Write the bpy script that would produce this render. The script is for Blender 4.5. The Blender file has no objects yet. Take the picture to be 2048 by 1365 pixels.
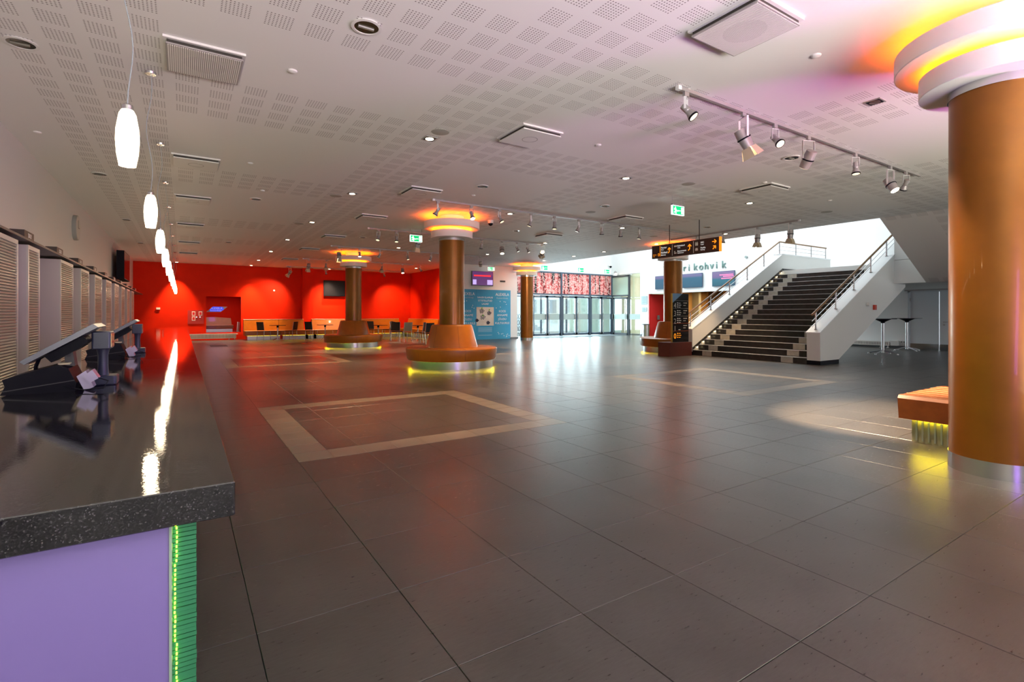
import bpy, bmesh, math, random
from mathutils import Vector, Matrix, Quaternion
random.seed(4)
C = bpy.context.scene
COL = C.collection
# ------------------------------------------------------------------ camera, world, exposure
TH = math.radians(32.89); FPX = 1017.0; CAMH = 1.29; HZ = 628.0
cam = bpy.data.cameras.new('camera'); camo = bpy.data.objects.new('camera', cam); COL.objects.link(camo)
camo.location = (0, 0, CAMH); camo.rotation_euler = (math.pi/2, 0, -TH)
cam.sensor_width = 36; cam.lens = 36*FPX/2048; cam.shift_y = -(682.5-HZ)/2048; cam.clip_end = 300; cam.clip_start = 0.05
C.camera = camo
C.view_settings.view_transform = 'Standard'; C.view_settings.look = 'None'
C.view_settings.exposure = 0.95; C.view_settings.gamma = 1.0; C.view_settings.use_curve_mapping = False
C.cycles.use_denoising = True
C.cycles.max_bounces = 8; C.cycles.diffuse_bounces = 4; C.cycles.glossy_bounces = 4; C.cycles.transparent_max_bounces = 12
C.cycles.sample_clamp_indirect = 4.0; C.cycles.caustics_reflective = False; C.cycles.caustics_refractive = False
W = bpy.data.worlds.new('world'); C.world = W; W.use_nodes = True
W.node_tree.nodes['Background'].inputs[0].default_value = (0.86, 0.94, 1.0, 1)
W.node_tree.nodes['Background'].inputs[1].default_value = 1.35

def area(name, loc, size, power, color, rot, spread=math.pi):
    l = bpy.data.lights.new(name, 'AREA'); l.shape = 'RECTANGLE'; l.size, l.size_y = size
    l.energy = power; l.color = color; l.spread = spread
    o = bpy.data.objects.new(name, l); COL.objects.link(o); o.location = loc; o.rotation_euler = rot
    return o
R90 = math.pi/2
area('skylight', (18.7, 15.5, 6.9), (7, 13), 570, (0.88, 0.97, 1.0), (0, 0, 0))
area('entrance_daylight', (18.8, 24.6, 1.9), (7.5, 3.4), 850, (0.74, 0.92, 1.0), (-R90, 0, 0))
area('rear_ceiling_fill', (4.5, -5.0, 0.4), (12, 1.4), 560, (1.0, 0.95, 0.76), (math.radians(142), 0, 0), math.radians(110))  # added fill behind the camera, tilted up to brighten the ceiling
area('rear_room_fill', (8.0, -6.5, 1.9), (19, 3.2), 70, (1.0, 0.95, 0.85), (R90, 0, 0))  # broad fill added behind the camera; no windows modelled there
area('violet_lamp', (2.6, -2.6, 1.2), (0.6, 1.8), 38, (0.40, 0.14, 1.0), (math.radians(125), 0, math.radians(-8)), math.radians(140))
area('magenta_lamp', (7.7, -1.9, 1.0), (0.5, 1.6), 30, (0.85, 0.10, 0.80), (math.radians(122), 0, math.radians(32)), math.radians(95))
area('understair_light', (20.5, -2.5, 1.2), (3.5, 2.0), 60, (0.9, 0.95, 1.0), (R90, 0, 0))  # pale area light in the low space beyond the stairs

# ------------------------------------------------------------------ materials
MATS = {}
def mat(name, color=(.8, .8, .8), rough=.5, metal=0.0, emit=None, es=0.0, spec=.5, coat=0.0, alpha=None, trans=0.0, ior=1.45):
    if name in MATS: return MATS[name]
    m = bpy.data.materials.new(name); m.use_nodes = True; b = m.node_tree.nodes['Principled BSDF']
    b.inputs['Base Color'].default_value = (*color, 1); b.inputs['Roughness'].default_value = rough
    b.inputs['Metallic'].default_value = metal; b.inputs['Specular IOR Level'].default_value = spec
    b.inputs['Coat Weight'].default_value = coat; b.inputs['Transmission Weight'].default_value = trans; b.inputs['IOR'].default_value = ior
    if emit: b.inputs['Emission Color'].default_value = (*emit, 1); b.inputs['Emission Strength'].default_value = es
    MATS[name] = m; return m
def nd(m, t, **kw):
    n = m.node_tree.nodes.new(t)
    for k, v in kw.items():
        if k.startswith('i_'): n.inputs[k[2:].replace('_', ' ')].default_value = v
        else: setattr(n, k, v)
    return n
def lk(m, a, b): m.node_tree.links.new(a, b)
def bsdf(m): return m.node_tree.nodes['Principled BSDF']
def ramp(m, src, stops):
    r = nd(m, 'ShaderNodeValToRGB'); e = r.color_ramp.elements
    while len(e) < len(stops): e.new(.5)
    for i, (p, c) in enumerate(stops): e[i].position = p; e[i].color = (*c, 1)
    lk(m, src, r.inputs[0]); return r
def mathn(m, op, a, b=None, c=None):
    n = nd(m, 'ShaderNodeMath', operation=op)
    for i, v in enumerate((a, b, c)):
        if v is None: continue
        if isinstance(v, (int, float)): n.inputs[i].default_value = v
        else: lk(m, v, n.inputs[i])
    return n.outputs[0]
def wpos(m):
    g = nd(m, 'ShaderNodeNewGeometry'); s = nd(m, 'ShaderNodeSeparateXYZ'); lk(m, g.outputs['Position'], s.inputs[0]); return g, s

def noisy(name, c1, c2, scale, rough, detail=3, stretch=(1, 1, 1), bump=0.0, **kw):
    m = mat(name, c1, rough, **kw)
    if m.get('done'): return m
    g = nd(m, 'ShaderNodeNewGeometry'); mp = nd(m, 'ShaderNodeMapping'); mp.inputs['Scale'].default_value = stretch
    lk(m, g.outputs['Position'], mp.inputs[0])
    n = nd(m, 'ShaderNodeTexNoise'); n.inputs['Scale'].default_value = scale; n.inputs['Detail'].default_value = detail
    lk(m, mp.outputs[0], n.inputs['Vector'])
    r = ramp(m, n.outputs[0], [(.35, c1), (.65, c2)]); lk(m, r.outputs[0], bsdf(m).inputs['Base Color'])
    if bump:
        b = nd(m, 'ShaderNodeBump'); b.inputs['Strength'].default_value = bump; b.inputs['Distance'].default_value = .002
        lk(m, n.outputs[0], b.inputs['Height']); lk(m, b.outputs[0], bsdf(m).inputs['Normal'])
    m['done'] = 1
    return m

white = mat('white_paint', (.78, .78, .76), .55)
wallw = mat('wall_white', (.82, .83, .83), .6)
greyw = mat('wall_left_grey', (.62, .62, .62), .55)
red = noisy('red_paint', (.68, .017, .0), (.72, .019, .0), 3, .6, spec=.15)
grout = mat('grout', (.035, .03, .03), .7)
chrome = mat('brushed_steel', (.62, .62, .62), .22, 1.0)
steel = mat('satin_steel', (.5, .5, .52), .35, 1.0)
black = mat('black_plastic', (.006, .006, .011), .5, spec=.12)
dark = mat('dark_grey', (.05, .05, .055), .5)
alu = mat('dark_aluminium', (.10, .14, .19), .35, 0.3)
dkalu = mat('charcoal_aluminium', (.05, .06, .07), .4)
spotgrey = mat('spot_grey', (.38, .36, .36), .4, .3)
wood = mat('rail_wood', (.22, .11, .04), .4)
leather = noisy('caramel_leather', (.40, .12, .006), (.44, .135, .008), 6, .34, coat=.15)
shaft_m = noisy('bronze_cladding', (.22, .078, .006), (.25, .09, .007), 4, .33, metal=.45, coat=.1)
lampglow = mat('lamp_glow', (1, 1, 1), .5, emit=(1, .78, .48), es=14)
lensoff = mat('lens_off', (.75, .7, .55), .2, emit=(1, .85, .55), es=.6)
pendglow = mat('opal_glass_lit', (1, .95, .85), .3, emit=(1, .80, .52), es=3.2)
covelight = mat('orange_neon', (1, .3, .05), .5, emit=(1, .12, .0), es=22)
yled = mat('yellow_led', (1, .9, .1), .5, emit=(.85, .70, .02), es=45)
grled = mat('counter_led', (.8, 1, .1), .5, emit=(.70, .90, .03), es=6)
stepglow = mat('step_light', (1, 1, 1), .5, emit=(1, .75, .4), es=9)
txtw = mat('lettering_white', (.92, .92, .92), .5)
txto = mat('lettering_orange', (.9, .3, .01), .5, emit=(1, .3, .01), es=.5)
signbrown = mat('sign_brown', (.045, .022, .022), .35)
totemblack = mat('totem_black', (.012, .012, .014), .15)
greenx = mat('exit_green', (.0, .5, .16), .4, emit=(.0, .62, .2), es=.55)
whitex = mat('exit_white', (.9, .9, .9), .4, emit=(.85, 1, .95), es=.8)
glass = mat('clear_glass', (.9, 1, .97), .02, trans=1.0, ior=1.01, spec=.5)
gl2 = bpy.data.materials.new('door_glass'); gl2.use_nodes = True
nt = gl2.node_tree; nt.nodes.clear(); out = nt.nodes.new('ShaderNodeOutputMaterial'); mx = nt.nodes.new('ShaderNodeMixShader')
tr_ = nt.nodes.new('ShaderNodeBsdfTransparent'); tr_.inputs[0].default_value = (.94, .98, .97, 1); gg = nt.nodes.new('ShaderNodeBsdfGlossy'); gg.inputs['Roughness'].default_value = .03
mx.inputs[0].default_value = .10
nt.links.new(tr_.outputs[0], mx.inputs[1]); nt.links.new(gg.outputs[0], mx.inputs[2]); nt.links.new(mx.outputs[0], out.inputs[0])
frost = mat('frosted_band', (.42, .52, .50), .6)
screen_off = mat('screen_off', (.012, .012, .016), .12)
bluepost = noisy('poster_blue', (.04, .33, .62), (.065, .40, .68), .7, .5)
shutterm = mat('shutter_slats', (.30, .28, .26), .42, .15)
shutside = mat('shutter_side', (.52, .47, .50), .5)
concrete = noisy('beige_board', (.42, .37, .22), (.50, .44, .28), 1.5, .7, stretch=(1, 1, .3))
brownwall = noisy('cafe_wall', (.42, .21, .055), (.50, .26, .07), 2, .6)
darkbrown = mat('dark_brown_panel', (.07, .035, .012), .5)
mahog = mat('mahogany', (.085, .02, .016), .4)
redm = mat('red_door', (.62, .02, .02), .4)
teal = mat('letter_teal', (.18, .30, .28), .4, .3)
cable = mat('cable_grey', (.35, .4, .42), .5)
matt_ = mat('ceiling_slot', (.04, .035, .03), .6)

# floor tile material
def tile_mat(name, c1, c2, rough):
    m = mat(name, c1, rough)
    g = nd(m, 'ShaderNodeNewGeometry'); mp = nd(m, 'ShaderNodeMapping'); mp.inputs['Scale'].default_value = (1, 5, 1)
    mp.inputs['Rotation'].default_value = (0, 0, .55)
    lk(m, g.outputs['Position'], mp.inputs[0])
    n = nd(m, 'ShaderNodeTexNoise'); n.inputs['Scale'].default_value = 16; n.inputs['Detail'].default_value = 5; n.inputs['Roughness'].default_value = .65
    lk(m, mp.outputs[0], n.inputs['Vector'])
    n2 = nd(m, 'ShaderNodeTexNoise'); n2.inputs['Scale'].default_value = 2.2; n2.inputs['Detail'].default_value = 2
    lk(m, g.outputs['Position'], n2.inputs['Vector'])
    mixv = mathn(m, 'ADD', mathn(m, 'MULTIPLY', n.outputs[0], .6), mathn(m, 'MULTIPLY', n2.outputs[0], .4))
    r = ramp(m, mixv, [(.38, c1), (.62, c2)])
    oi = nd(m, 'ShaderNodeObjectInfo'); hv = nd(m, 'ShaderNodeHueSaturation'); lk(m, r.outputs[0], hv.inputs['Color'])
    lk(m, mathn(m, 'ADD', mathn(m, 'MULTIPLY', oi.outputs['Random'], .16), .92), hv.inputs['Value'])
    lk(m, hv.outputs[0], bsdf(m).inputs['Base Color'])
    bsdf(m).inputs['IOR'].default_value = 1.62
    rr = mathn(m, 'ADD', mathn(m, 'MULTIPLY', n.outputs[0], .22), rough-.11); lk(m, rr, bsdf(m).inputs['Roughness'])
    b = nd(m, 'ShaderNodeBump'); b.inputs['Strength'].default_value = .35; b.inputs['Distance'].default_value = .0012
    lk(m, n.outputs[0], b.inputs['Height']); lk(m, b.outputs[0], bsdf(m).inputs['Normal'])
    return m
tilem = tile_mat('floor_tile', (.042, .037, .033), (.066, .060, .055), .31)
tilel = tile_mat('border_tile', (.17, .14, .10), (.22, .185, .14), .36)

# granite
gran = mat('granite', (.03, .03, .04), .10, spec=.5, ior=2.0)
g = nd(gran, 'ShaderNodeNewGeometry'); v = nd(gran, 'ShaderNodeTexVoronoi'); v.inputs['Scale'].default_value = 420
n = nd(gran, 'ShaderNodeTexNoise'); n.inputs['Scale'].default_value = 120; n.inputs['Detail'].default_value = 4
lk(gran, g.outputs['Position'], v.inputs['Vector']); lk(gran, g.outputs['Position'], n.inputs['Vector'])
sep = nd(gran, 'ShaderNodeSeparateColor'); lk(gran, v.outputs['Color'], sep.inputs[0])
r = ramp(gran, mathn(gran, 'MULTIPLY', mathn(gran, 'ADD', sep.outputs[0], n.outputs[0]), .5), [(.40, (.004, .004, .008)), (.58, (.014, .013, .018)), (.78, (.045, .045, .052))])
lk(gran, r.outputs[0], bsdf(gran).inputs['Base Color'])
lk(gran, mathn(gran, 'ADD', mathn(gran, 'MULTIPLY', sep.outputs[0], .02), .02), bsdf(gran).inputs['Roughness'])

gb = nd(gran, 'ShaderNodeBump'); gb.inputs['Strength'].default_value = .25; gb.inputs['Distance'].default_value = .0004
lk(gran, n.outputs[0], gb.inputs['Height']); lk(gran, gb.outputs[0], bsdf(gran).inputs['Normal'])

# ceiling with perforated acoustic squares
ceilm = mat('ceiling_board', (.84, .84, .83), .6)
def perf(m, base, hole):
    g, s = wpos(m); X, Y = s.outputs[0], s.outputs[1]
    px, py = .3129, .318
    def cell(v, origin, p):
        t = mathn(m, 'DIVIDE', mathn(m, 'SUBTRACT', v, origin-p/2), p)
        k = mathn(m, 'FLOOR', t); f = mathn(m, 'SUBTRACT', mathn(m, 'SUBTRACT', t, k), .5)
        return k, mathn(m, 'MULTIPLY', f, p)
    kx, fx = cell(X, -1.215, px); ky, fy = cell(Y, 3.60, py)
    bx = mathn(m, 'LESS_THAN', mathn(m, 'FLOORED_MODULO', kx, 12.0), 3.5)
    by = None
    for a in (0, 8, 20, 36, 48, 60, -12):
        t = mathn(m, 'LESS_THAN', mathn(m, 'ABSOLUTE', mathn(m, 'SUBTRACT', ky, a+1.5)), 1.7)
        by = t if by is None else mathn(m, 'MAXIMUM', by, t)
    band = mathn(m, 'MAXIMUM', bx, by)
    hp = .0275
    insq = mathn(m, 'MULTIPLY', mathn(m, 'GREATER_THAN', X, -1.40), 1.0); insq = mathn(m, 'MULTIPLY', insq, 1.0); insq_ = insq; insq = mathn(m, 'MULTIPLY', mathn(m, 'LESS_THAN', mathn(m, 'ABSOLUTE', fx), hp*4), mathn(m, 'LESS_THAN', mathn(m, 'ABSOLUTE', fy), hp*4))
    insq = mathn(m, 'MULTIPLY', insq, insq_)
    def h(f):
        t = mathn(m, 'DIVIDE', mathn(m, 'ADD', f, hp*4), hp); return mathn(m, 'MULTIPLY', mathn(m, 'SUBTRACT', mathn(m, 'FRACT', t), .5), hp)
    hx, hy = h(fx), h(fy)
    d = mathn(m, 'SQRT', mathn(m, 'ADD', mathn(m, 'MULTIPLY', hx, hx), mathn(m, 'MULTIPLY', hy, hy)))
    hol = mathn(m, 'LESS_THAN', d, .0066)
    sp = nd(m, 'ShaderNodeSeparateXYZ'); lk(m, g.outputs['Normal'], sp.inputs[0])
    down = mathn(m, 'LESS_THAN', sp.outputs[2], -.3)
    mask = mathn(m, 'MULTIPLY', mathn(m, 'MULTIPLY', mathn(m, 'MULTIPLY', insq, hol), band), down)
    mixc = nd(m, 'ShaderNodeMix', data_type='RGBA'); lk(m, mask, mixc.inputs[0])
    mixc.inputs[6].default_value = (*base, 1); mixc.inputs[7].default_value = (*hole, 1)
    lk(m, mixc.outputs[2], bsdf(m).inputs['Base Color'])
perf(ceilm, (.84, .84, .83), (.27, .25, .25))

# ------------------------------------------------------------------ mesh helpers
class MB:
    def __init__(s): s.v = []; s.f = []; s.sm = []
    def add(s, vs, fs, smooth=False):
        n = len(s.v); s.v += [tuple(v) for v in vs]; s.f += [tuple(i+n for i in f) for f in fs]; s.sm += [smooth]*len(fs); return s
    def box(s, x0, x1, y0, y1, z0, z1):
        return s.add([(x0,y0,z0),(x1,y0,z0),(x1,y1,z0),(x0,y1,z0),(x0,y0,z1),(x1,y0,z1),(x1,y1,z1),(x0,y1,z1)],
                     [(0,3,2,1),(4,5,6,7),(0,1,5,4),(1,2,6,5),(2,3,7,6),(3,0,4,7)])
    def rbox(s, x0, x1, y0, y1, z0, z1, r):   # box with its eight corners rounded in plan and chamfered top
        pts = []
        for cx, cy, a0 in ((x1-r,y1-r,0),(x0+r,y1-r,90),(x0+r,y0+r,180),(x1-r,y0+r,270)):
            for k in range(4):
                a = math.radians(a0+30*k); pts.append((cx+r*math.cos(a), cy+r*math.sin(a)))
        cx, cy = (x0+x1)/2, (y0+y1)/2; n = len(pts); e = min(r, (z1-z0)/3)*.5
        rings = []
        for z, sc in ((z0, e), (z0+e, 0), (z1-e, 0), (z1, e)):
            rings.append([(x-(sc if x > cx else -sc), y-(sc if y > cy else -sc), z) for x, y in pts])
        vs = [p for r_ in rings for p in r_]; fs = []
        for j in range(3):
            for i in range(n): fs.append((j*n+i, j*n+(i+1) % n, (j+1)*n+(i+1) % n, (j+1)*n+i))
        fs.append(tuple(range(n-1, -1, -1))); fs.append(tuple(3*n+i for i in range(n)))
        return s.add(vs, fs)
    def lathe(s, prof, n=48, c=(0, 0), smooth=True, cap=True):
        vs = []; fs = []
        for r, z in prof:
            for i in range(n):
                a = 2*math.pi*i/n; vs.append((c[0]+r*math.cos(a), c[1]+r*math.sin(a), z))
        for j in range(len(prof)-1):
            for i in range(n): fs.append((j*n+i, j*n+(i+1) % n, (j+1)*n+(i+1) % n, (j+1)*n+i))
        if cap:
            if prof[0][0] > 1e-4: fs.append(tuple(range(n-1, -1, -1)))
            if prof[-1][0] > 1e-4: fs.append(tuple((len(prof)-1)*n+i for i in range(n)))
        return s.add(vs, fs, smooth)
    def torus(s, R, r, z, n=64, m=8, c=(0, 0)):
        vs = []; fs = []
        for i in range(n):
            a = 2*math.pi*i/n
            for j in range(m):
                b = 2*math.pi*j/m; q = R+r*math.cos(b); vs.append((c[0]+q*math.cos(a), c[1]+q*math.sin(a), z+r*math.sin(b)))
        for i in range(n):
            for j in range(m): fs.append((i*m+j, ((i+1) % n)*m+j, ((i+1) % n)*m+(j+1) % m, i*m+(j+1) % m))
        return s.add(vs, fs, True)
    def cyl(s, p0, p1, r0, r1=None, n=14, smooth=True):
        r1 = r0 if r1 is None else r1
        p0, p1 = Vector(p0), Vector(p1); d = (p1-p0).normalized()
        u = d.orthogonal().normalized(); w = d.cross(u); vs = []
        for p, r in ((p0, r0), (p1, r1)):
            for i in range(n):
                a = 2*math.pi*i/n; vs.append(p+(u*math.cos(a)+w*math.sin(a))*r)
        fs = [(i, (i+1) % n, n+(i+1) % n, n+i) for i in range(n)]
        s.add(vs, fs, smooth); return s.add(vs, [tuple(range(n-1, -1, -1)), tuple(range(n, 2*n))])
    def tube(s, pts, r, n=8):
        pts = [Vector(p) for p in pts]; vs = []; fs = []
        up = Vector((0, 0, 1))
        u = None
        for i, p in enumerate(pts):
            d = (pts[min(i+1, len(pts)-1)]-pts[max(i-1, 0)]).normalized()
            if u is None: u = d.orthogonal().normalized()
            u = (u-d*u.dot(d)).normalized(); w = d.cross(u)
            for k in range(n):
                a = 2*math.pi*k/n; vs.append(p+(u*math.cos(a)+w*math.sin(a))*r)
        for i in range(len(pts)-1):
            for k in range(n): fs.append((i*n+k, i*n+(k+1) % n, (i+1)*n+(k+1) % n, (i+1)*n+k))
        fs.append(tuple(range(n-1, -1, -1))); fs.append(tuple((len(pts)-1)*n+k for k in range(n)))
        return s.add(vs, fs, True)
    def prism(s, poly, axis, a0, a1):   # polygon of 2-D points extruded along axis ('x': (y,z), 'y': (x,z), 'z': (x,y))
        def P(p, a): return {'x': (a, p[0], p[1]), 'y': (p[0], a, p[1]), 'z': (p[0], p[1], a)}[axis]
        n = len(poly); vs = [P(p, a0) for p in poly]+[P(p, a1) for p in poly]
        fs = [(i, (i+1) % n, n+(i+1) % n, n+i) for i in range(n)]+[tuple(range(n-1, -1, -1)), tuple(range(n, 2*n))]
        return s.add(vs, fs)
    def mesh(s, name):
        me = bpy.data.meshes.new(name); me.from_pydata([tuple(v) for v in s.v], [], s.f)
        bm = bmesh.new(); bm.from_mesh(me)
        bmesh.ops.recalc_face_normals(bm, faces=bm.faces); bm.to_mesh(me); bm.free()
        me.polygons.foreach_set('use_smooth', s.sm); me.update()
        if any(s.sm): me.set_sharp_from_angle(angle=math.radians(38))
        return me
def obj(name, mb, m, parent=None, loc=None, rot=None, mesh=None):
    me = mesh or mb.mesh(name)
    if not mesh: me.materials.append(m)
    o = bpy.data.objects.new(name, me); COL.objects.link(o)
    if parent: o.parent = parent
    if loc is not None: o.location = loc
    if rot is not None: o.rotation_euler = rot
    return o
def tag(o, label, cat, group=None):
    o['label'] = label; o['category'] = cat
    if group: o['group'] = group
    return o
def thing(name, label, cat, loc=(0, 0, 0), rz=0, group=None, kind=None):
    o = bpy.data.objects.new(name, None); COL.objects.link(o); o.location = loc; o.rotation_euler = (0, 0, rz)
    o.empty_display_size = .1
    if kind: o['kind'] = kind
    return tag(o, label, cat, group)
def struct(name, mb, m, parent=None, **k):
    o = obj(name, mb, m, parent, **k)
    if not parent: o['kind'] = 'structure'
    return o
def lab(o, t): o['label'] = t; return o
def dup(root, loc, rz, label, group=None):
    r = root.copy(); COL.objects.link(r); r.location = loc; r.rotation_euler = (0, 0, rz); r['label'] = label
    if group: r['group'] = group
    for ch in list(root.children):
        c = ch.copy(); COL.objects.link(c); c.parent = r
        for g_ in list(ch.children):
            d = g_.copy(); COL.objects.link(d); d.parent = c
    return r
def text(name, body, size, m, parent, loc, rot, ext=.001, align='LEFT', spacing=1.0, sx=1.0):
    cu = bpy.data.curves.new(name, 'FONT'); cu.body = body; cu.size = size; cu.extrude = ext; cu.align_x = align; cu.resolution_u = 3
    cu.space_character = spacing; cu.materials.append(m)
    tmp = bpy.data.objects.new('tmp', cu); me = bpy.data.meshes.new_from_object(tmp); bpy.data.objects.remove(tmp)
    me.name = name; me.materials.clear(); me.materials.append(m); me.transform(Matrix.Diagonal((sx, 1, 1, 1)))
    o = bpy.data.objects.new(name, me); COL.objects.link(o); o.location = loc; o.rotation_euler = rot
    if parent: o.parent = parent
    return o
FS = (R90, 0, 0); FW = (R90, 0, -R90); FE = (R90, 0, R90)     # text facing -Y, -X, +X
def ordn(n): return ['first', 'second', 'third', 'fourth', 'fifth', 'sixth', 'seventh', 'eighth', 'ninth', 'tenth', 'eleventh', 'twelfth', 'thirteenth'][n]
def proj(x, y, z):
    c, s = math.cos(TH), math.sin(TH); r = c*x-s*y; d = s*x+c*y
    return (1024+FPX*r/d, HZ-FPX*(z-CAMH)/d) if d > .3 else None

# ------------------------------------------------------------------ floor
GX, GY, PX, PY = .248, 2.883, .597, .6062
floor = struct('floor', MB().box(-1.92, 26, -8, 28.8, -.10, -.006), grout)
frames = [(GX+a*PX, GX+(a+5)*PX, GY+b*PY, GY+(b+5)*PY) for a, b in ((1, 3), (12, 3), (1, 18), (12, 18))]
BW = .30; J = .0035
def tile_quads(x0, x1, y0, y1, z=0.0):
    return x0+J/2, x1-J/2, y0+J/2, y1-J/2
cand = []
for i in range(-4, 38):
    for j in range(-18, 43):
        x0, x1, y0, y1 = GX+i*PX, GX+(i+1)*PX, GY+j*PY, GY+(j+1)*PY
        x0 = max(x0, -1.92); x1 = min(x1, 22.6); y1 = min(y1, 28.8)
        if x1-x0 < .05 or y1-y0 < .05: continue
        for f in frames:
            if x0 > f[0]-.01 and x1 < f[1]+.01 and y0 > f[2]-.01 and y1 < f[3]+.01:
                x0 = max(x0, f[0]+BW); x1 = min(x1, f[1]-BW); y0 = max(y0, f[2]+BW); y1 = min(y1, f[3]-BW)
        if x1-x0 < .03 or y1-y0 < .03: continue
        cand.append((x0, x1, y0, y1))
def scr_area(q):
    ps = [proj(x, y, 0) for x, y in ((q[0], q[2]), (q[1], q[2]), (q[1], q[3]), (q[0], q[3]))]
    if any(p is None for p in ps): return 0
    if all(p[0] < 392 or p[0] > 2048 or p[1] > 1365 or p[1] < 640 for p in ps): return 0
    return abs(sum(ps[k][0]*ps[(k+1) % 4][1]-ps[(k+1) % 4][0]*ps[k][1] for k in range(4)))/2
cand.sort(key=lambda q: -scr_area(q))
rest = MB(); cache = {}
def tilebox(sx, sy):
    e = .0012
    return MB().add([(-sx/2, -sy/2, -.006), (sx/2, -sy/2, -.006), (sx/2, sy/2, -.006), (-sx/2, sy/2, -.006),
                     (-sx/2, -sy/2, -e), (sx/2, -sy/2, -e), (sx/2, sy/2, -e), (-sx/2, sy/2, -e),
                     (-sx/2+e, -sy/2+e, 0), (sx/2-e, -sy/2+e, 0), (sx/2-e, sy/2-e, 0), (-sx/2+e, sy/2-e, 0)],
                    [(0, 1, 5, 4), (1, 2, 6, 5), (2, 3, 7, 6), (3, 0, 4, 7), (4, 5, 9, 8), (5, 6, 10, 9), (6, 7, 11, 10), (7, 4, 8, 11), (8, 9, 10, 11)])
for k, q in enumerate(cand):
    a = tile_quads(*q)
    if k < 290:
        key = (round(a[1]-a[0], 3), round(a[3]-a[2], 3))
        if key not in cache:
            me = tilebox(*key).mesh('floor_tile'); me.materials.append(tilem); cache[key] = me
        obj('floor_tile', None, None, floor, ((a[0]+a[1])/2, (a[2]+a[3])/2, random.uniform(-.0003, .0003)), mesh=cache[key])
    else:
        rest.box(a[0], a[1], a[2], a[3], -.006, 0)
o = obj('far_tiles', rest, tilem, floor); o['kind'] = 'stuff'
bt = tilebox(BW-J, BW-J).mesh('border_tile'); bt.materials.append(tilel)
for f in frames:
    nx = 10; wx = (f[1]-f[0])/nx; wy = (f[3]-f[2])/nx
    for i in range(nx):
        for j in range(nx):
            if 0 < i < nx-1 and 0 < j < nx-1: continue
            obj('border_tile', None, None, floor, (f[0]+(i+.5)*wx, f[2]+(j+.5)*wy, 0), mesh=bt)
obj('floor_hatch', MB().box(.9, 1.5, 23.0, 24.2, 0, .002), dark, floor)
obj('door_mat', MB().box(15.4, 22.2, 21.6, 23.3, 0, .012), mat('mat_grey', (.10, .12, .13), .8), floor)

# ------------------------------------------------------------------ shell
cl = MB(); cl.box(-1.92, 14.72, -8, 28.9, 3.7, 4.1); cl.box(14.72, 22.6, -8, 2.2, 3.7, 4.1)
struct('ceiling', cl, ceilm)
struct('wall_left', MB().box(-2.1, -1.92, -8, 28.9, 0, 3.7), greyw)
# back wall with interior window opening (x .95-2.44, z .36-2.14)
NX0, NX1, NZ0, NZ1 = .94, 2.44, .37, 2.14
bw = MB(); bw.box(-2.1, NX0, 28.8, 29, 0, 3.7); bw.box(NX1, 11.6, 28.8, 29, 0, 3.7); bw.box(NX0, NX1, 28.8, 29, 0, NZ0); bw.box(NX0, NX1, 28.8, 29, NZ1, 3.7)
struct('wall_back', bw, red)
struct('trim_1', MB().box(5.28, 5.82, 28.5, 28.8, 0, 3.7), red)
rw = MB(); rw.prism([(11.4, 28.8), (11.4, 24.2), (11.0, 22.3), (11.3, 22.3), (11.7, 24.2), (11.7, 28.8)], 'z', 0, 3.7)
struct('wall_right', rw, red)
pw = MB(); pw.box(10.95, 14.55, 22.0, 22.3, 0, 3.7); pw.box(14.25, 14.55, 22.3, 23.4, 0, 7)
struct('wall_posters', pw, wallw)
ew = MB(); ew.box(14.55, 22.9, 23.4, 23.6, 3.72, 7); ew.box(14.55, 15.25, 23.4, 23.6, 0, 3.72)
struct('wall_entrance', ew, wallw)
# cafe wall x=22.6 : openings  door 19.1..20.33 z<2.55 ; cafe 13.9..18.9 z<2.5 ; glass y>20.95..23.4 z<3.7 ; double doors 5.4..7.8
cw = MB()
cw.box(22.6, 22.8, -8, 28, 3.7, 7)
cw.box(22.6, 22.8, 20.36, 21.05, 0, 3.7); cw.box(22.6, 22.8, -8, 20.36, 2.55, 3.7)
cw.box(22.6, 22.8, 18.95, 19.15, 0, 2.55); cw.box(22.6, 22.8, 7.84, 13.9, 0, 2.55); cw.box(22.6, 22.8, 5.0, 7.84, 2.14, 2.55); cw.box(22.6, 22.8, -8, 5.0, 0, 2.55)
struct('wall_cafe', cw, wallw)
struct('wall_void', MB().box(14.72, 14.9, 2.2, 23.4, 4.1, 7), wallw)
struct('wall_south', MB().box(-2.1, 22.8, -8.2, -8, 0, 7), mat('dim_wall', (.4, .4, .4), .6))
struct('wall_above_flight', MB().box(14.9, 22.6, 1.9, 2.2, 3.7, 7), wallw)
struct('ceiling_void', MB().box(14.72, 22.8, 1.9, 23.6, 7, 7.15), wallw)
struct('trim_2', MB().box(22.5, 22.6, 13.85, 20.36, 2.43, 2.55), mat('band_white', (.75, .82, .85), .4))
for i, (x0, x1, y0, y1) in enumerate([(22.57, 22.6, 7.86, 13.0), (22.57, 22.6, 20.4, 21.05), (14.1, 14.6, 21.97, 22.0)]):
    struct('baseboard_%d' % (i+1), MB().box(x0, x1, y0, y1, 0, .09), mat('baseboard_grey', (.18, .20, .22), .5))

# landing, second flight with sloped perforated soffit
land = MB(); land.box(17.65, 22.6, -8, 6.49, 2.18, 2.87); land.box(18.44, 22.6, 6.49, 10.6, 2.18, 2.87)
struct('ceiling_landing', land, white)
fl2 = MB(); fl2.prism([(14.72, 3.70), (17.65, 2.18), (17.65, 2.9), (14.72, 4.5)], 'y', 2.2, 5.72)
struct('ceiling_soffit', fl2, ceilm)
struct('wall_landing', MB().box(17.66, 17.85, 5.72, 6.49, 2.88, 3.5), wallw)

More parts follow.
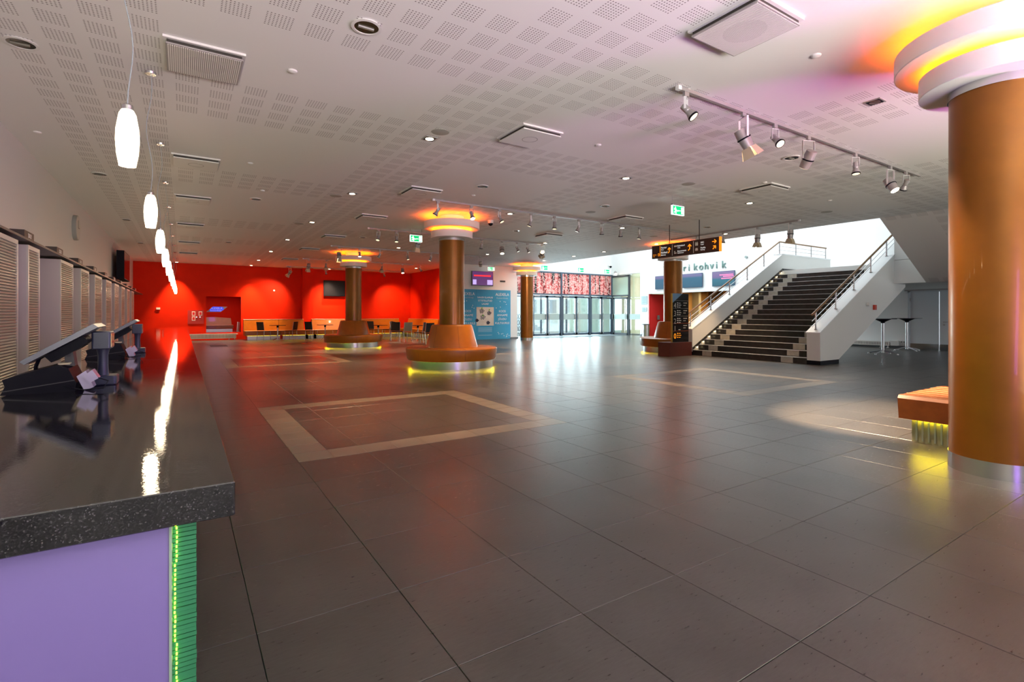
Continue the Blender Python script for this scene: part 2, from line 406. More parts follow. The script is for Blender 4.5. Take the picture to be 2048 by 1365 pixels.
# ------------------------------------------------------------------ staircase
SX, TR, RI, YL, YR = 13.38, .2995, .159, 10.29, 6.815
stepm = noisy('step_black', (.018, .016, .016), (.032, .028, .028), 8, .35)
pale = noisy('pale_step_tile', (.44, .42, .36), (.52, .50, .43), 12, .5)
nosem = mat('nosing', (.72, .72, .72), .4)
st = thing('staircase', 'wide black staircase with white nosings between two white parapets', 'staircase', (0, 0, 0))
for k in range(18):
    x = SX+k*TR; z = (k+1)*RI
    s = obj('step', MB().box(x, x+TR+.02 if k < 17 else 18.75, YR, YL, z-RI, z), stepm, st)
    obj('nosing', MB().box(x-.012, x+.035, YR, YL, z-.006, z+.005), nosem, s)
    obj('pale_tile', MB().box(x-.006, x, 9.61, 9.93, z-RI+.004, z-.008), pale, s)
    obj('pale_tile', MB().box(x-.006, x, 7.17, 7.49, z-RI+.004, z-.008), pale, s)
    if k < 17:
        obj('step_light', MB().cyl((x+.19, YL-.045, z+.085), (x+.19, YL-.03, z+.085), .013, n=10), stepglow, s)
poly = [(13.38, .10), (14.30, .10), (18.44, 2.10), (18.44, 3.45), (13.36, .80)]
def parapet(y0, y1, ext):
    mb = MB(); mb.prism(poly, 'y', y0, y1)
    p = obj('parapet', mb, white, st)
    obj('plinth', MB().prism([(13.375, 0), (14.32, 0), (14.32, .105), (13.375, .105)], 'y', y0-.004, y1+.004), black, p)
    c = MB(); c.prism([(13.34, .79), (18.46, 3.44), (18.46, 3.47), (13.34, .82)], 'y', y0-.012, y1+.012)
    obj('coping', c, mat('coping_white', (.85, .87, .88), .4), p)
    return p
parapet(10.29, 10.60, 0); parapet(6.49, 6.815, 0)
sk = MB(); sk.prism([(13.38, .16), (13.38, .24), (18.5, 2.96), (18.5, 2.87)], 'y', YL-.012, YL)
obj('skirting', sk, stepm, st)
sk = MB(); sk.prism([(13.38, .16), (13.38, .24), (18.5, 2.96), (18.5, 2.87)], 'y', YR, YR+.012); obj('skirting', sk, stepm, st)
o = obj('landing_parapet', MB().box(18.44, 22.0, 10.29, 10.60, 2.87, 3.49), white, st)
obj('coping', MB().box(18.42, 22.02, 10.28, 10.61, 3.46, 3.50), mat('coping_white'), o)
obj('landing_skirting', MB().box(18.5, 22.0, 10.27, 10.29, 2.87, 2.95), stepm, st)

def handrail(label, pts, posts):
    h = thing('handrail', label, 'handrail')
    m = MB(); m.tube([(x, y, z+.46) for x, y, z in pts], .028, 10); r_ = obj('rail', m, wood, h)
    for dz in (.16, .30):
        m = MB(); m.tube([(x, y, z+dz) for x, y, z in pts], .009, 6); obj('wire', m, steel, h)
    for x, y, z in posts:
        p = obj('post', MB().cyl((x, y, z), (x, y, z+.45), .019, n=10), steel, h)
        obj('foot', MB().cyl((x, y, z), (x, y, z+.012), .035, n=10), steel, p)
    return h
def zp(x): return .82+(x-13.34)*(3.47-.82)/5.12
xs = [13.48, 14.51, 15.52, 16.54, 17.56]
handrail('wooden handrail on steel posts turning level along the landing', [(13.3, 10.45, zp(13.3)), (18.57, 10.45, 3.5), (22.0, 10.45, 3.5)],
         [(x, 10.45, zp(x)) for x in xs]+[(x, 10.45, 3.5) for x in (18.57, 19.7, 20.83, 21.95)])
handrail('wooden handrail on steel posts rising behind the sloped soffit', [(13.3, 6.65, zp(13.3)), (18.4, 6.65, zp(18.4))], [(x, 6.65, zp(x)) for x in xs])

# ------------------------------------------------------------------ columns with glowing capitals, round benches
def pillar(x, y, label):
    t = thing('pillar', label, 'pillar', (x, y, 0), kind='thing', group='round pillars with glowing ringed capitals')
    obj('shaft', MB().lathe([(.31, .125), (.31, 3.09)], 64, cap=False), shaft_m, t)
    obj('base_band', MB().lathe([(.316, 0), (.316, .13)], 64), chrome, t)
    obj('collar', MB().lathe([(.318, 3.085), (.318, 3.15)], 64), chrome, t)
    lo = obj('lower_disc', MB().lathe([(.30, 3.147), (.508, 3.147), (.512, 3.152), (.512, 3.313), (.49, 3.313), (.49, 3.22), (.30, 3.22)], 72, cap=False), white, t)
    obj('neon_ring', MB().torus(.455, .014, 3.29), covelight, lo)
    up = obj('upper_disc', MB().lathe([(.30, 3.38), (.678, 3.38), (.683, 3.385), (.683, 3.54), (.66, 3.54), (.66, 3.45), (.30, 3.45)], 72, cap=False), white, t)
    obj('neon_ring', MB().torus(.622, .016, 3.52), covelight, up)
    obj('core', MB().lathe([(.30, 3.15), (.30, 3.695)], 48, cap=False), white, t)
    return t
cols = [((5.605, 1.335), 'big bronze pillar with steel base band standing by the straight bench'),
        ((5.59, 11.39), 'bronze pillar rising from the larger round bench before the blue posters'),
        ((5.67, 20.33), 'bronze pillar rising from a round bench in front of the red wall'),
        ((14.05, 20.4), 'bright orange free standing pillar by the glass entrance doors'),
        ((14.17, 11.7), 'bronze pillar behind the black floor guide and hanging sign')]
for i, ((x, y), l) in enumerate(cols): pillar(x, y, l)
def round_bench(x, y, label):
    t = thing('round_bench', label, 'bench', (x, y, 0), group='round leather benches around the pillars')
    obj('plinth', MB().lathe([(1.0, 0.0), (1.0, .19), (.9, .19)], 80), chrome, t)
    s = obj('seat', MB().lathe([(.6, .20), (1.048, .20), (1.052, .187), (1.072, .187), (1.088, .22), (1.12, .42), (1.115, .455), (1.08, .475), (.6, .475)], 80, cap=False), leather, t)
    sm = MB()
    for k in range(6):
        a = math.radians(20+60*k)
        sm.cyl((math.cos(a)*.6, math.sin(a)*.6, .474), (math.cos(a)*1.09, math.sin(a)*1.09, .474), .004, n=6)
        sm.cyl((math.cos(a)*1.118, math.sin(a)*1.118, .44), (math.cos(a)*1.087, math.sin(a)*1.087, .215), .004, n=6)
    obj('seam', sm, mat('seam', (.16, .05, .005), .6), s)
    b = obj('backrest', MB().lathe([(.64, .46), (.635, .48), (.51, .98), (.48, 1.02), (.44, 1.025), (.32, 1.025)], 80, cap=False), leather, t)
    sm = MB()
    for k in range(6):
        a = math.radians(20+60*k); sm.cyl((math.cos(a)*.633, math.sin(a)*.633, .48), (math.cos(a)*.508, math.sin(a)*.508, .98), .004, n=6)
    obj('seam', sm, mat('seam'), b)
    obj('light_strip', MB().torus(1.03, .005, .1985), yled, t)
round_bench(5.59, 11.39, 'round caramel leather bench on a mirror plinth before the blue posters')
round_bench(5.67, 20.33, 'round caramel leather bench nearer the red wall, brown pillar through it')
round_bench(14.17, 11.7, 'round caramel leather bench partly behind the black floor guide')

# straight bench by the big pillar
t = thing('straight_bench', 'straight brown leather bench over a ribbed yellow-lit base by the big pillar', 'bench', (6.06, 2.2, 0))
cu_ = MB(); cu_.prism([(.03, .235), (1.15, .235), (1.2, .44), (1.17, .47), (.03, .47), (0, .44)], 'y', -3.2, 0)
brl = noisy('brown_leather', (.20, .055, .012), (.26, .075, .016), 8, .38)
s = obj('seat', cu_, brl, t)
sm = MB()
for k in range(7): sm.box(.06+k*.16, .066+k*.16, -3.2, 0, .470, .474)
obj('piping', sm, mat('piping', (.5, .33, .2), .4), s)
obj('base', MB().box(.12, 1.0, -3.1, -.08, 0, .235), mat('bench_base', (.35, .33, .22), .3, .5), t)
rb = MB()
for k in range(60): rb.box(.108, .12, -3.08+k*.05, -3.065+k*.05, .02, .235)
obj('base_ribs', rb, steel, t)['kind'] = 'stuff'
obj('light_strip', MB().box(.088, .096, -3.1, -.10, .226, .233), yled, t)

# ------------------------------------------------------------------ bar counter
CZ, CX1, CY0, CX0 = .93, .094, 1.235, -.655
ct = thing('bar_counter', 'long bar with glossy speckled granite top and stacked glass front', 'bar counter')
for i, (y0, y1) in enumerate([(CY0, 4.9), (4.9, 10.6), (10.6, 16.0)]):
    obj('granite_top', MB().rbox(CX0, CX1, y0+.002, y1-.002, CZ-.072, CZ, .004), gran, ct)
gpm = mat('glass_strip_green', (.10, .55, .28), .2, trans=.6, ior=1.45)
gs = MB().box(-.019, .024, CY0+.045, 15.9, -.0042, .0042).mesh('glass_strip'); gs.materials.append(gpm)
z = CZ-.0775; k = 0
while z > .03:
    obj('glass_strip', None, None, ct, (random.uniform(-.0008, .0004), random.uniform(-.0015, .0015), z), mesh=gs); z -= .0098; k += 1
cap_ = MB(); 
gem = mat('glass_edge_green', (.03, .36, .16), .15, emit=(.02, .5, .12), es=.12)
obj('end_glass', MB().box(-.025, -.0220, CY0+.062, 15.9, .03, CZ-.073), gem, ct)
leds = MB(); z = CZ-.09
while z > .05:
    x = -.0135+.0022*math.sin(int(z/.085)*2.3)+random.uniform(-.0006, .0006); leds.box(x-.0012, x+.0012, CY0+.0425, CY0+.0455, z-.0021, z+.0021); z -= .0098
obj('led_dots', leds, grled, ct)['kind'] = 'stuff'
obj('led_strip', MB().box(-.0215, -.0205, CY0+.062, 15.8, .05, CZ-.08), mat('led_sheet', (.5, .8, .2), .5, emit=(.55, .80, .10), es=1.6), ct)
frp = mat('frosted_end_panel', (.20, .15, .42), .35)  # violet glow of the backlit panel put into its base colour
obj('end_panel', MB().box(CX0+.0, -.0245, CY0+.042, CY0+.052, .05, CZ-.073), frp, ct)
obj('panel_edge', MB().box(-.0245, -.0195, CY0+.038, CY0+.06, .03, CZ-.073), mat('edge_profile', (.30, .42, .33), .3), ct)
obj('back_body', MB().box(CX0+.03, -.03, CY0+.06, 15.9, .0, CZ-.073), mat('body_grey', (.25, .25, .26), .5), ct)
obj('plinth', MB().box(-.02, .03, CY0+.05, 15.9, 0, .03), steel, ct)

# pos terminals
POSY = []
def pos(x, y, sc, label):
    t = thing('till', label, 'till', (x, y, CZ), 0, 'touch screen tills on the bar'); t.scale = (sc, sc, sc)
    b = MB(); b.prism([(-.17, 0), (.03, 0), (.035, .03), (.012, .085), (-.02, .10), (-.13, .068), (-.165, .055), (-.158, .03)], 'y', 0, .20)
    bo = obj('base', b, black, t)
    obj('base_seam', MB().prism([(-.165, .012), (.03, .040), (.03, .043), (-.165, .015)], 'y', -.001, .0), dark, bo)
    obj('paper_slot', MB().box(-.022, .012, .03, .17, .098, .104), mat('beige_plastic', (.5, .45, .3), .4), bo)
    m = MB(); m.prism([(-.006, .09), (.022, .09), (.012, .17), (-.012, .16)], 'y', .07, .13); obj('stand', m, dark, t)
    m = MB(); m.prism([(-.118, .118), (.085, .250), (.100, .238), (-.104, .107)], 'y', -.02, .22)
    sc_ = obj('screen', m, mat('bezel_silver', (.13, .135, .17), .35, .3), t)
    m = MB(); m.prism([(-.111, .1227), (.078, .2456), (.0775, .2466), (-.1115, .1237)], 'y', -.005, .205); obj('display', m, screen_off, sc_)
    m = MB(); m.prism([(-.06, .132), (.05, .203), (.065, .183), (.04, .158), (-.04, .108)], 'y', .03, .16); obj('back_housing', m, black, sc_)
    m = MB(); m.tube([(-.06, .10, .14), (-.085, .10, .12), (-.095, .10, .09), (-.095, .10, .06)], .006); obj('cable', m, black, t)
    m = MB(); m.prism([(.035, .055), (.062, .075), (.085, .012), (.058, 0)], 'y', .0, .07)
    cr = obj('card_reader', m, mat('silver_violet', (.42, .38, .55), .3, .3), t)
    m = MB(); m.prism([(.055, .055), (.082, .078), (.10, .045), (.075, .03)], 'y', -.01, .05); obj('reader_head', m, mat('silver_violet'), cr)
    m = MB(); m.tube([(.04, .02, .045), (.09, 0, .05), (.13, -.02, .035), (.12, -.05, .012), (.06, -.04, .008), (.0, .0, .02)], .0022, 6); obj('coiled_lead', m, black, t)
    return t
def cdisp(x, y, label, sc=1.0):
    t = thing('customer_display', label, 'price display', (x, y, CZ), 0, 'customer displays on posts'); t.scale = (sc, sc, sc)
    navy = mat('navy_plastic', (.03, .035, .07), .35)
    obj('foot', MB().rbox(-.055, .045, -.05, .05, 0, .034, .008), navy, t)
    obj('post', MB().lathe([(.018, .03), (.016, .07), (.016, .11), (.022, .14)], 20), navy, t)
    h = obj('head', MB().rbox(-.028, .028, -.06, .06, .135, .20, .006), navy, t)
    obj('window', MB().box(.028, .0295, -.05, .05, .142, .194), mat('amber_window', (.5, .3, .1), .1), h)
    return t
pos(-.46, 3.08, 1.25, 'black touch screen till with card reader at the open end of the bar')
pos(-.44, 5.2, 1.25, 'black touch screen till set further along the bar towards the red wall')
cdisp(-.345, 3.33, 'navy customer display post beside the till at the open bar end', 1.35)
cdisp(-.355, 5.84, 'navy customer display post beside the till further along the bar', 1.32)
tag(obj('glass_votive', MB().lathe([(.02, 0), (.028, .07)], 16), glass, loc=(-.33, 11.5, CZ)), 'small clear glass standing alone on the far bar top', 'glass')

# ------------------------------------------------------------------ shutters, shelf, number signs
boxes = [(4.7, 5.7), (6.3, 7.94), (8.39, 8.98), (10.35, 11.4), (12.2, 13.15), (13.98, 15.08), (15.85, 16.95), (17.7, 18.8), (19.55, 20.6), (21.4, 22.4), (23.2, 24.2)]
for i, (y0, y1) in enumerate(boxes):
    t = thing('shutter_cabinet', 'tall grey cabinet with ribbed front, %s from the red wall' % ordn(len(boxes)-1-i), 'cabinet', (-1.6, y0, 0), group='ribbed cabinets behind the bar')
    L = y1-y0
    obj('body', MB().box(-.32, 0, 0, L, 0, 2.13), shutside, t)
    fr = MB(); fr.box(0, .018, 0, .04, .05, 2.13); fr.box(0, .018, L-.04, L, .05, 2.13); fr.box(0, .018, .04, L-.04, 2.08, 2.13)
    obj('frame', fr, mat('frame_grey', (.55, .53, .52), .4), t)
    sl = MB(); z = .06; p = .032
    vs = []; fs = []; n = 0
    while z < 2.07:
        sl.add([(0.002, .04, z), (.014, .04, z+p*.25), (.014, .04, z+p*.55), (.002, .04, z+p), (0.002, L-.04, z), (.014, L-.04, z+p*.25), (.014, L-.04, z+p*.55), (.002, L-.04, z+p)],
               [(0, 4, 5, 1), (1, 5, 6, 2), (2, 6, 7, 3)]); z += p
    obj('ribs', sl, shutterm, t)['kind'] = 'stuff'
tag(obj('wall_shelf', MB().box(-1.92, -1.55, 2.0, 28.7, 2.165, 2.19), mat('shelf_dark', (.10, .09, .09), .4)), 'long dark shelf running over the ribbed cabinets', 'shelf')
nums = ['12-13', '16-17', '20-21', '24-25', '28-29', '32-33', '36-37', '40-41', '44-45']
for i in range(10):
    y = 8.2+1.845*i
    t = thing('number_sign', 'small dark number sign on the shelf, %s from the red wall' % ordn(9-i), 'sign', (-1.55, y, 2.19), group='number signs along the shelf')
    obj('plate', MB().box(-.16, -.03, 0, .46, 0, .10), mat('plate_brown', (.06, .045, .04), .35), t)
    text('lettering', '%d-%d' % (20+2*i, 21+2*i), .075, txtw, t, (-.028, .16, .025), FE)
t = thing('wall_clock', 'round grey clock high on the pale wall over the cabinets', 'clock', (-1.92, 13.9, 3.09))
m = MB(); m.cyl((0, 0, 0), (.07, 0, 0), .26, n=40); obj('case', m, mat('clock_grey', (.35, .35, .34), .4), t)
m = MB(); m.cyl((.07, 0, 0), (.073, 0, 0), .235, n=40); obj('dial', m, mat('dial', (.55, .55, .52), .5), t)
m = MB(); m.box(.074, .077, -.006, .006, 0, .16); m.box(.074, .077, 0, .11, -.006, .006); obj('hands', m, black, t)
def tv(label, loc, w, h, rz, m=screen_off, bezel=black, dep=.06):
    t = thing('television', label, 'television', loc, rz)
    obj('casing', MB().box(-w/2, w/2, 0, dep, -h/2, h/2), bezel, t)
    s = obj('screen', MB().box(-w/2+.02, w/2-.02, -.004, 0, -h/2+.03, h/2-.02), m, t)
    obj('wall_bracket', MB().box(-.15, .15, dep, dep+.05, -.1, .1), dark, t)
    return t
t = tv('television on brackets facing the bar at the end of the pale wall', (-1.6, 21.6, 2.88), 2.0, .92, R90, dep=.2)
b = t.children[-1]
m = MB(); m.tube([(.7, .2, .2), (.75, .28, 0), (.68, .24, -.3)], .02); obj('cables', m, dark, t)

# ------------------------------------------------------------------ back wall details
def scrmat(name, stops, axis='Z', scale=1.0, es=.5):
    m = mat(name, (.02, .02, .03), .2); tc = nd(m, 'ShaderNodeTexCoord'); s = nd(m, 'ShaderNodeSeparateXYZ'); lk(m, tc.outputs['Generated'], s.inputs[0])
    r = ramp(m, s.outputs[axis], stops); r.color_ramp.interpolation = 'CONSTANT' if es > .9 else 'LINEAR'
    lk(m, r.outputs[0], bsdf(m).inputs['Emission Color']); bsdf(m).inputs['Emission Strength'].default_value = es
    return m
tv('black television on the red wall above the long sofa', (6.96, 28.66, 2.68), 1.14, .86, 0)
# interior window room with sofa
nr = MB(); nr.box(-.7, -.5, 29.0, 33, 0, 2.6); nr.box(NX1+.5, NX1+.7, 29, 33, 0, 2.6); nr.box(-.7, NX1+.7, 33, 33.1, 0, 2.6); nr.box(-.7, NX1+.7, 29, 33.1, 2.3, 2.6)
struct('wall_side_room', nr, red)
struct('floor_side_room', MB().box(-.5, NX1+.5, 29, 33, .1, .34), mat('gloss_floor', (.16, .11, .10), .15))
area('side_room_lamp', (1.6, 31, 2.25), (1.2, 1.2), 16, (1, .62, .6), (0, 0, 0))
t = thing('sofa', 'caramel sofa seen through the opening in the red wall', 'sofa', (1.15, 30.7, .34))
obj('backrest', MB().prism([(-.9, .35), (1.05, .35), (1.0, .72), (.3, .78), (-.9, .74)], 'y', .5, .62), leather, t)
obj('seat', MB().rbox(-.9, 1.1, 0, .55, .17, .36, .03), leather, t)
obj('base', MB().box(-.9, 1.05, .05, .5, 0, .15), yled if False else steel, t)
t = thing('side_screen', 'pale upright folded board beside the sofa in the opening', 'board', (2.42, 30.6, .34))
obj('panel', MB().prism([(0, 0), (.06, 0), (.12, .5), (.03, .52)], 'y', 0, .5), whitex if False else white, t)
t = thing('window_sticker', 'blue and grey slanted lettering sticker on the red wall opening', 'sticker', (NX0, 28.84, 1.38))
obj('backing', MB().prism([(0, 0), (.62, 0), (.9, .26), (.28, .26)], 'y', 0, .004), mat('sticker_grey', (.36, .30, .36), .5), t)
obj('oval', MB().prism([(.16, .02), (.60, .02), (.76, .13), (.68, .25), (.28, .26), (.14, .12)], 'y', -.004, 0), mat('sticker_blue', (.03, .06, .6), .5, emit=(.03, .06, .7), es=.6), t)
text('lettering', 'ALEXELA', .125, txtw, t, (.18, -.006, .135), FS); text('lettering', 'Kontserdimaja', .085, txtw, t, (.17, -.006, .05), FS, sx=.95)
t = thing('hose_cabinet', 'red fire hose cabinet with two safety signs in the red wall', 'cabinet', (.18, 28.8, .8))
obj('door', MB().box(0, .66, -.02, 0, 0, .66), mat('cabinet_red', (.40, .02, .01), .4), t)
for x, z in ((.24, .40), (.24, .16), (.52, .40)):
    s = obj('safety_sign', MB().box(x-.07, x+.07, -.026, -.02, z, z+.2), txtw, t)
    obj('symbol', MB().box(x-.05, x+.05, -.029, -.026, z+.03, z+.17), mat('sign_red', (.6, .02, .03), .5), s)
for x in (.36, .50): obj('knob', MB().cyl((x, -.045, .33), (x, -.02, .33), .028, n=12), chrome, t)
tag(obj('wall_button', MB().box(-1.05, -.90, 28.76, 28.8, 1.49, 1.58), white), 'small white push button on the red wall past the bar', 'button')
tag(obj('smoke_detector', MB().cyl((3.95, 28.76, 2.5), (3.95, 28.8, 2.5), .045, n=12), white), 'tiny white detector halfway up the red wall', 'detector')
def radiator(label, p, L, h, rz):
    t = thing('radiator', label, 'radiator', p, rz)
    z0 = .08
    obj('casing', MB().box(0, L, 0, .12, z0, z0+h), mat('radiator_white', (.72, .70, .66), .4), t)
    sl = MB(); n = int(L/.055)
    for k in range(n): sl.box(.03+k*.055, .05+k*.055, -.004, 0, z0+.03, z0+h-.03)
    obj('slots', sl, mat('slot_grey', (.22, .20, .19), .6), t)['kind'] = 'stuff'
    for x in (.25, L-.3, L-.06): 
        f = obj('foot', MB().cyl((x, .06, 0), (x, .06, z0), .015, n=8), white, t); obj('foot_pad', MB().cyl((x, .06, 0), (x, .06, .015), .045, n=10), white, f)
    obj('valve', MB().cyl((L, .06, z0+h-.03), (L+.08, .06, z0+h-.03), .025, n=10), white, t)
radiator('low white radiator beneath the opening in the red wall', (-.3, 28.55, 0), 2.5, .24, 0)
radiator('low white radiator against the wall beyond the stairs', (22.4, 13.0, 0), 4.6, .16, -R90)
tag(obj('junction_box', MB().box(22.42, 22.6, 8.16, 8.36, .09, .27), white), 'white cable box at the radiator end near the double doors', 'box')
t = thing('socket_strip', 'double wall socket low beside the double doors', 'socket', (22.58, 8.02, .2)); obj('plate', MB().box(-.01, .0, -.1, .1, 0, .07), white, t)
obj('hole', MB().cyl((-.012, -.04, .035), (-.01, -.04, .035), .02, n=8), dark, t); obj('hole', MB().cyl((-.012, .04, .035), (-.01, .04, .035), .02, n=8), dark, t)

# banquettes
def banq(label, loc, L, rz, back=True):
    t = thing('banquette', label, 'sofa', loc, rz, 'caramel wall banquettes')
    obj('plinth', MB().box(.12, L, .12, .9, 0, .2), steel, t)
    obj('seat', MB().rbox(0, L, 0, .9, .21, .46, .02), brl if False else leather, t)
    if back: b = MB(); b.prism([(.52, .45), (.9, .45), (.9, 1.0), (.66, 1.0)], 'x', .0, L); bk = obj('backrest', b, leather, t)
    if back: obj('piping', MB().cyl((0, .66, 1.0), (L, .66, 1.0), .012, n=6), mat('piping'), bk)
    obj('light_strip', MB().box(.1, L, .107, .112, .204, .209), mat('yellow_led_dim', (1, .9, .1), .5, emit=(.85, .70, .02), es=7), t)
banq('caramel banquette beside the opening in the red wall', (2.5, 27.62, 0), 1.58, 0)
banq('caramel banquette between the first unit and the red wall pier', (4.09, 27.62, 0), 1.2, 0)
banq('plain caramel seat in front of the red pier, second table', (5.30, 27.62, 0), .38, 0, False)
banq('caramel banquette under the black television', (5.70, 27.62, 0), 2.3, 0)
banq('caramel banquette ending in the red corner', (8.01, 27.62, 0), 2.48, 0)
banq('caramel banquette along the side red wall', (10.5, 28.5, 0), 4.2, -R90)

# cafe chairs and tables
def chair_proto(label):
    t = thing('cafe_chair', label, 'chair', group='black cafe chairs by the banquettes')
    seat = obj('seat', MB().rbox(-.21, .21, -.21, .21, .44, .46, .03), black, t)
    b = MB(); b.prism([(.19, .50), (.215, .50), (.265, .90), (.24, .90)], 'x', -.20, .20); obj('backrest', b, mat('mesh_black', (.02, .015, .013), .6), t)
    for sx in (-1, 1):
        obj('leg', MB().tube([(sx*.2, -.2, 0), (sx*.2, -.19, .45)], .011, 8), chrome, t)
        obj('leg', MB().tube([(sx*.205, .25, 0), (sx*.205, .20, .3), (sx*.205, .19, .48), (sx*.205, .26, .91)], .011, 8), chrome, t)
    return t
def table_proto(label):
    t = thing('cafe_table', label, 'table', group='small square cafe tables')
    obj('tabletop', MB().rbox(-.33, .33, -.33, .33, .715, .735, .02), black, t)
    obj('hub', MB().cyl((0, 0, .62), (0, 0, .715), .05, n=12), black, t)
    obj('column', MB().cyl((0, 0, .08), (0, 0, .62), .03, n=12), chrome, t)
    for k in range(4):
        a = math.pi/4+k*R90; obj('foot', MB().tube([(0, 0, .10), (math.cos(a)*.3, math.sin(a)*.3, .03), (math.cos(a)*.34, math.sin(a)*.34, 0.012)], .013, 8), chrome, t)
    return t
cp = chair_proto('x'); tp = table_proto('x')
CH = [(3.25, 26.9, 2.25, 'black cafe chair at the table by the opening, back to the opening'),
      (4.45, 26.9, -2.25, 'black cafe chair at the table by the opening, back to the pier'),
      (5.35, 26.6, 2.3, 'black cafe chair in front of the red pier'),
      (6.65, 26.6, -2.25, 'black cafe chair under the black television, back to the round bench'),
      (8.35, 26.4, 2.3, 'black cafe chair half hidden behind the round bench backrest'),
      (9.1, 26.3, -2.2, 'black cafe chair alone between round bench and chair cluster'),
      (8.45, 23.3, 2.9, 'black cafe chair of the cluster, standing with brown back to the room'),
      (8.75, 23.9, .6, 'cafe chair of the cluster turned toward the corner table'),
      (8.55, 22.2, 3.3, 'pale-backed cafe chair in front of the cluster'),
      (8.97, 21.6, -2.2, 'cafe chair of the cluster beside the second cluster table'),
      (8.77, 20.3, 3.35, 'black cafe chair closest to the large round bench')]
TB = [(3.85, 26.9, 0, 'small black table before the first banquette'), (6.0, 26.6, 0, 'small black table before the red pier'),
      (8.0, 24.4, .3, 'small black table on the bar side of the chair cluster'), (9.4, 22.8, .2, 'small black table amid the chair cluster'), (9.5, 20.9, .1, 'small black table partly behind the large round bench')]
for i, (x, y, a, l) in enumerate(CH):
    if i == 0: cp.location = (x, y, 0); cp.rotation_euler = (0, 0, a); cp['label'] = l; o = cp
    else: o = dup(cp, (x, y, 0), a, l)
    if 'pale-backed' in l:
        for c_ in o.children:
            if c_.name.startswith('backrest'):
                c_.data = c_.data.copy(); c_.data.materials[0] = mat('mesh_pale', (.5, .42, .3), .6); c_['label'] = 'pale mesh backrest'
for i, (x, y, a, l) in enumerate(TB):
    if i == 0: tp.location = (x, y, 0); tp['label'] = l
    else: dup(tp, (x, y, 0), a, l)
def bar_table(x, y, a, label):
    t = thing('standing_table', label, 'table', (x, y, 0), a, 'tall standing tables beyond the stairs')
    obj('tabletop', MB().rbox(-.36, .36, -.36, .36, 1.12, 1.135, .03), dkalu, t)
    obj('hub', MB().lathe([(.05, .99), (.06, 1.03), (.22, 1.115), (.22, 1.12)], 20), black, t)
    obj('column', MB().cyl((0, 0, .05), (0, 0, 1.0), .042, n=16), mat('column_silver', (.62, .63, .66), .3, .6), t)
    for k in range(4):
        b = a+math.pi/4+k*R90; l_ = obj('foot', MB().tube([(0, 0, .13), (math.cos(b)*.3, math.sin(b)*.3, .06), (math.cos(b)*.42, math.sin(b)*.42, .03)], .018, 8), mat('column_silver'), t)
        obj('caster', MB().cyl((math.cos(b)*.42, math.sin(b)*.42, 0), (math.cos(b)*.42, math.sin(b)*.42, .035), .028, n=10), steel, l_)
bar_table(18.75, 7.2, .35, 'tall silver standing table touching the sloping stair side')
bar_table(21.3, 7.45, .1, 'tall silver standing table in front of the double doors')
tag(obj('floor_lamp_base', MB().box(18.6, 19.05, 8.6, 8.68, .02, .06), white), 'white foot of a standing table showing under the stairs', 'table foot')

# ------------------------------------------------------------------ posters on white wall
t = thing('poster_wall', 'wide blue three-panel advertising board with dessert photo', 'poster', (0, 21.97, 0))
berry = mat('berry', (.03, .035, .08), .5); cream = noisy('cream_print', (.62, .58, .54), (.74, .71, .68), 3, .5)
for i, (x0, x1) in enumerate([(11.13, 12.12), (12.125, 13.115), (13.12, 14.12)]):
    p = obj('poster_panel', MB().box(x0, x1, 0, .03, .01, 2.49), bluepost, t); xc = (x0+x1)/2
    if i != 1:
        text('lettering', 'ALEXELA', .20, txtw, p, (xc, -.003, 2.20), FS, align='CENTER')
        text('lettering', 'Kontserdimaja', .115, mat('lettering_pale', (.45, .65, .78), .5), p, (xc, -.003, 2.05), FS, align='CENTER')
        for k, w in enumerate(['KOOS', 'ANNAME', 'JÕUDU', 'KULTUURILE']): text('lettering', w, .15, txtw, p, (xc, -.003, 1.37-.2*k), FS, align='CENTER')
        d = MB()
        for k in range(16):
            a, b = random.uniform(x0+.08, x1-.08), random.choice([random.uniform(.1, .62), random.uniform(1.55, 1.95)]); d.cyl((a, -.002, b), (a, 0, b), .022, n=8)
        obj('white_dots', d, txtw, p)
    else:
        for k, w in enumerate(['NAUDI ELAMUSI', 'ETTETELLITUD', 'LAUAS!']): text('lettering', w, .122, txtw, p, (xc, -.003, 2.06-.16*k), FS, align='CENTER')
        ph = obj('dessert_photo', MB().box(x0, x1, -.004, 0, .70, 1.62), cream, p)
        for cx, cz, r in ((.3, .72, .14), (.72, .62, .12), (.36, .42, .15), (.02, .26, .09), (.66, .14, .1)):
            bm_ = MB()
            for k in range(16):
                a = 2*math.pi*k*.618; q = r*math.sqrt((k+.5)/16); bm_.cyl((x0+max(.03, cx)+q*math.cos(a), -.007, .70+cz+q*math.sin(a)*.8), (x0+max(.03, cx)+q*math.cos(a), -.004, .70+cz+q*math.sin(a)*.8), .026, n=8)
            obj('berry_print', bm_, berry, ph)
        gm = MB()
        for cx, cz in ((.3, .80), (.72, .72), (.36, .44)): gm.prism([(x0+cx, .70+cz), (x0+cx+.05, .70+cz+.08), (x0+cx, .70+cz+.12), (x0+cx-.03, .70+cz+.06)], 'y', -.010, -.007)
        obj('leaf_print', gm, mat('leaf_green', (.18, .45, .06), .5), ph)
        ln = MB()
        for z in (.58, .52, .46, .40, .22): ln.box(x0+.1, x1-.1, -.002, 0, z, z+.018)
        obj('text_lines', ln, mat('lettering_pale'), p)
sm_ = mat('screen_violet', (.05, .02, .06), .15, emit=(.07, .02, .09), es=.8)
t = tv('television showing a red stripe above the blue poster', (12.42, 21.86, 3.03), 1.2, .72, 0, sm_, mat('bezel_silver'))
s = MB(); s.box(-.5, .45, -.007, -.004, .10, .17); obj('red_stripe', s, mat('stripe_red', (.6, .02, .03), .3, emit=(.8, .02, .03), es=.8), t)
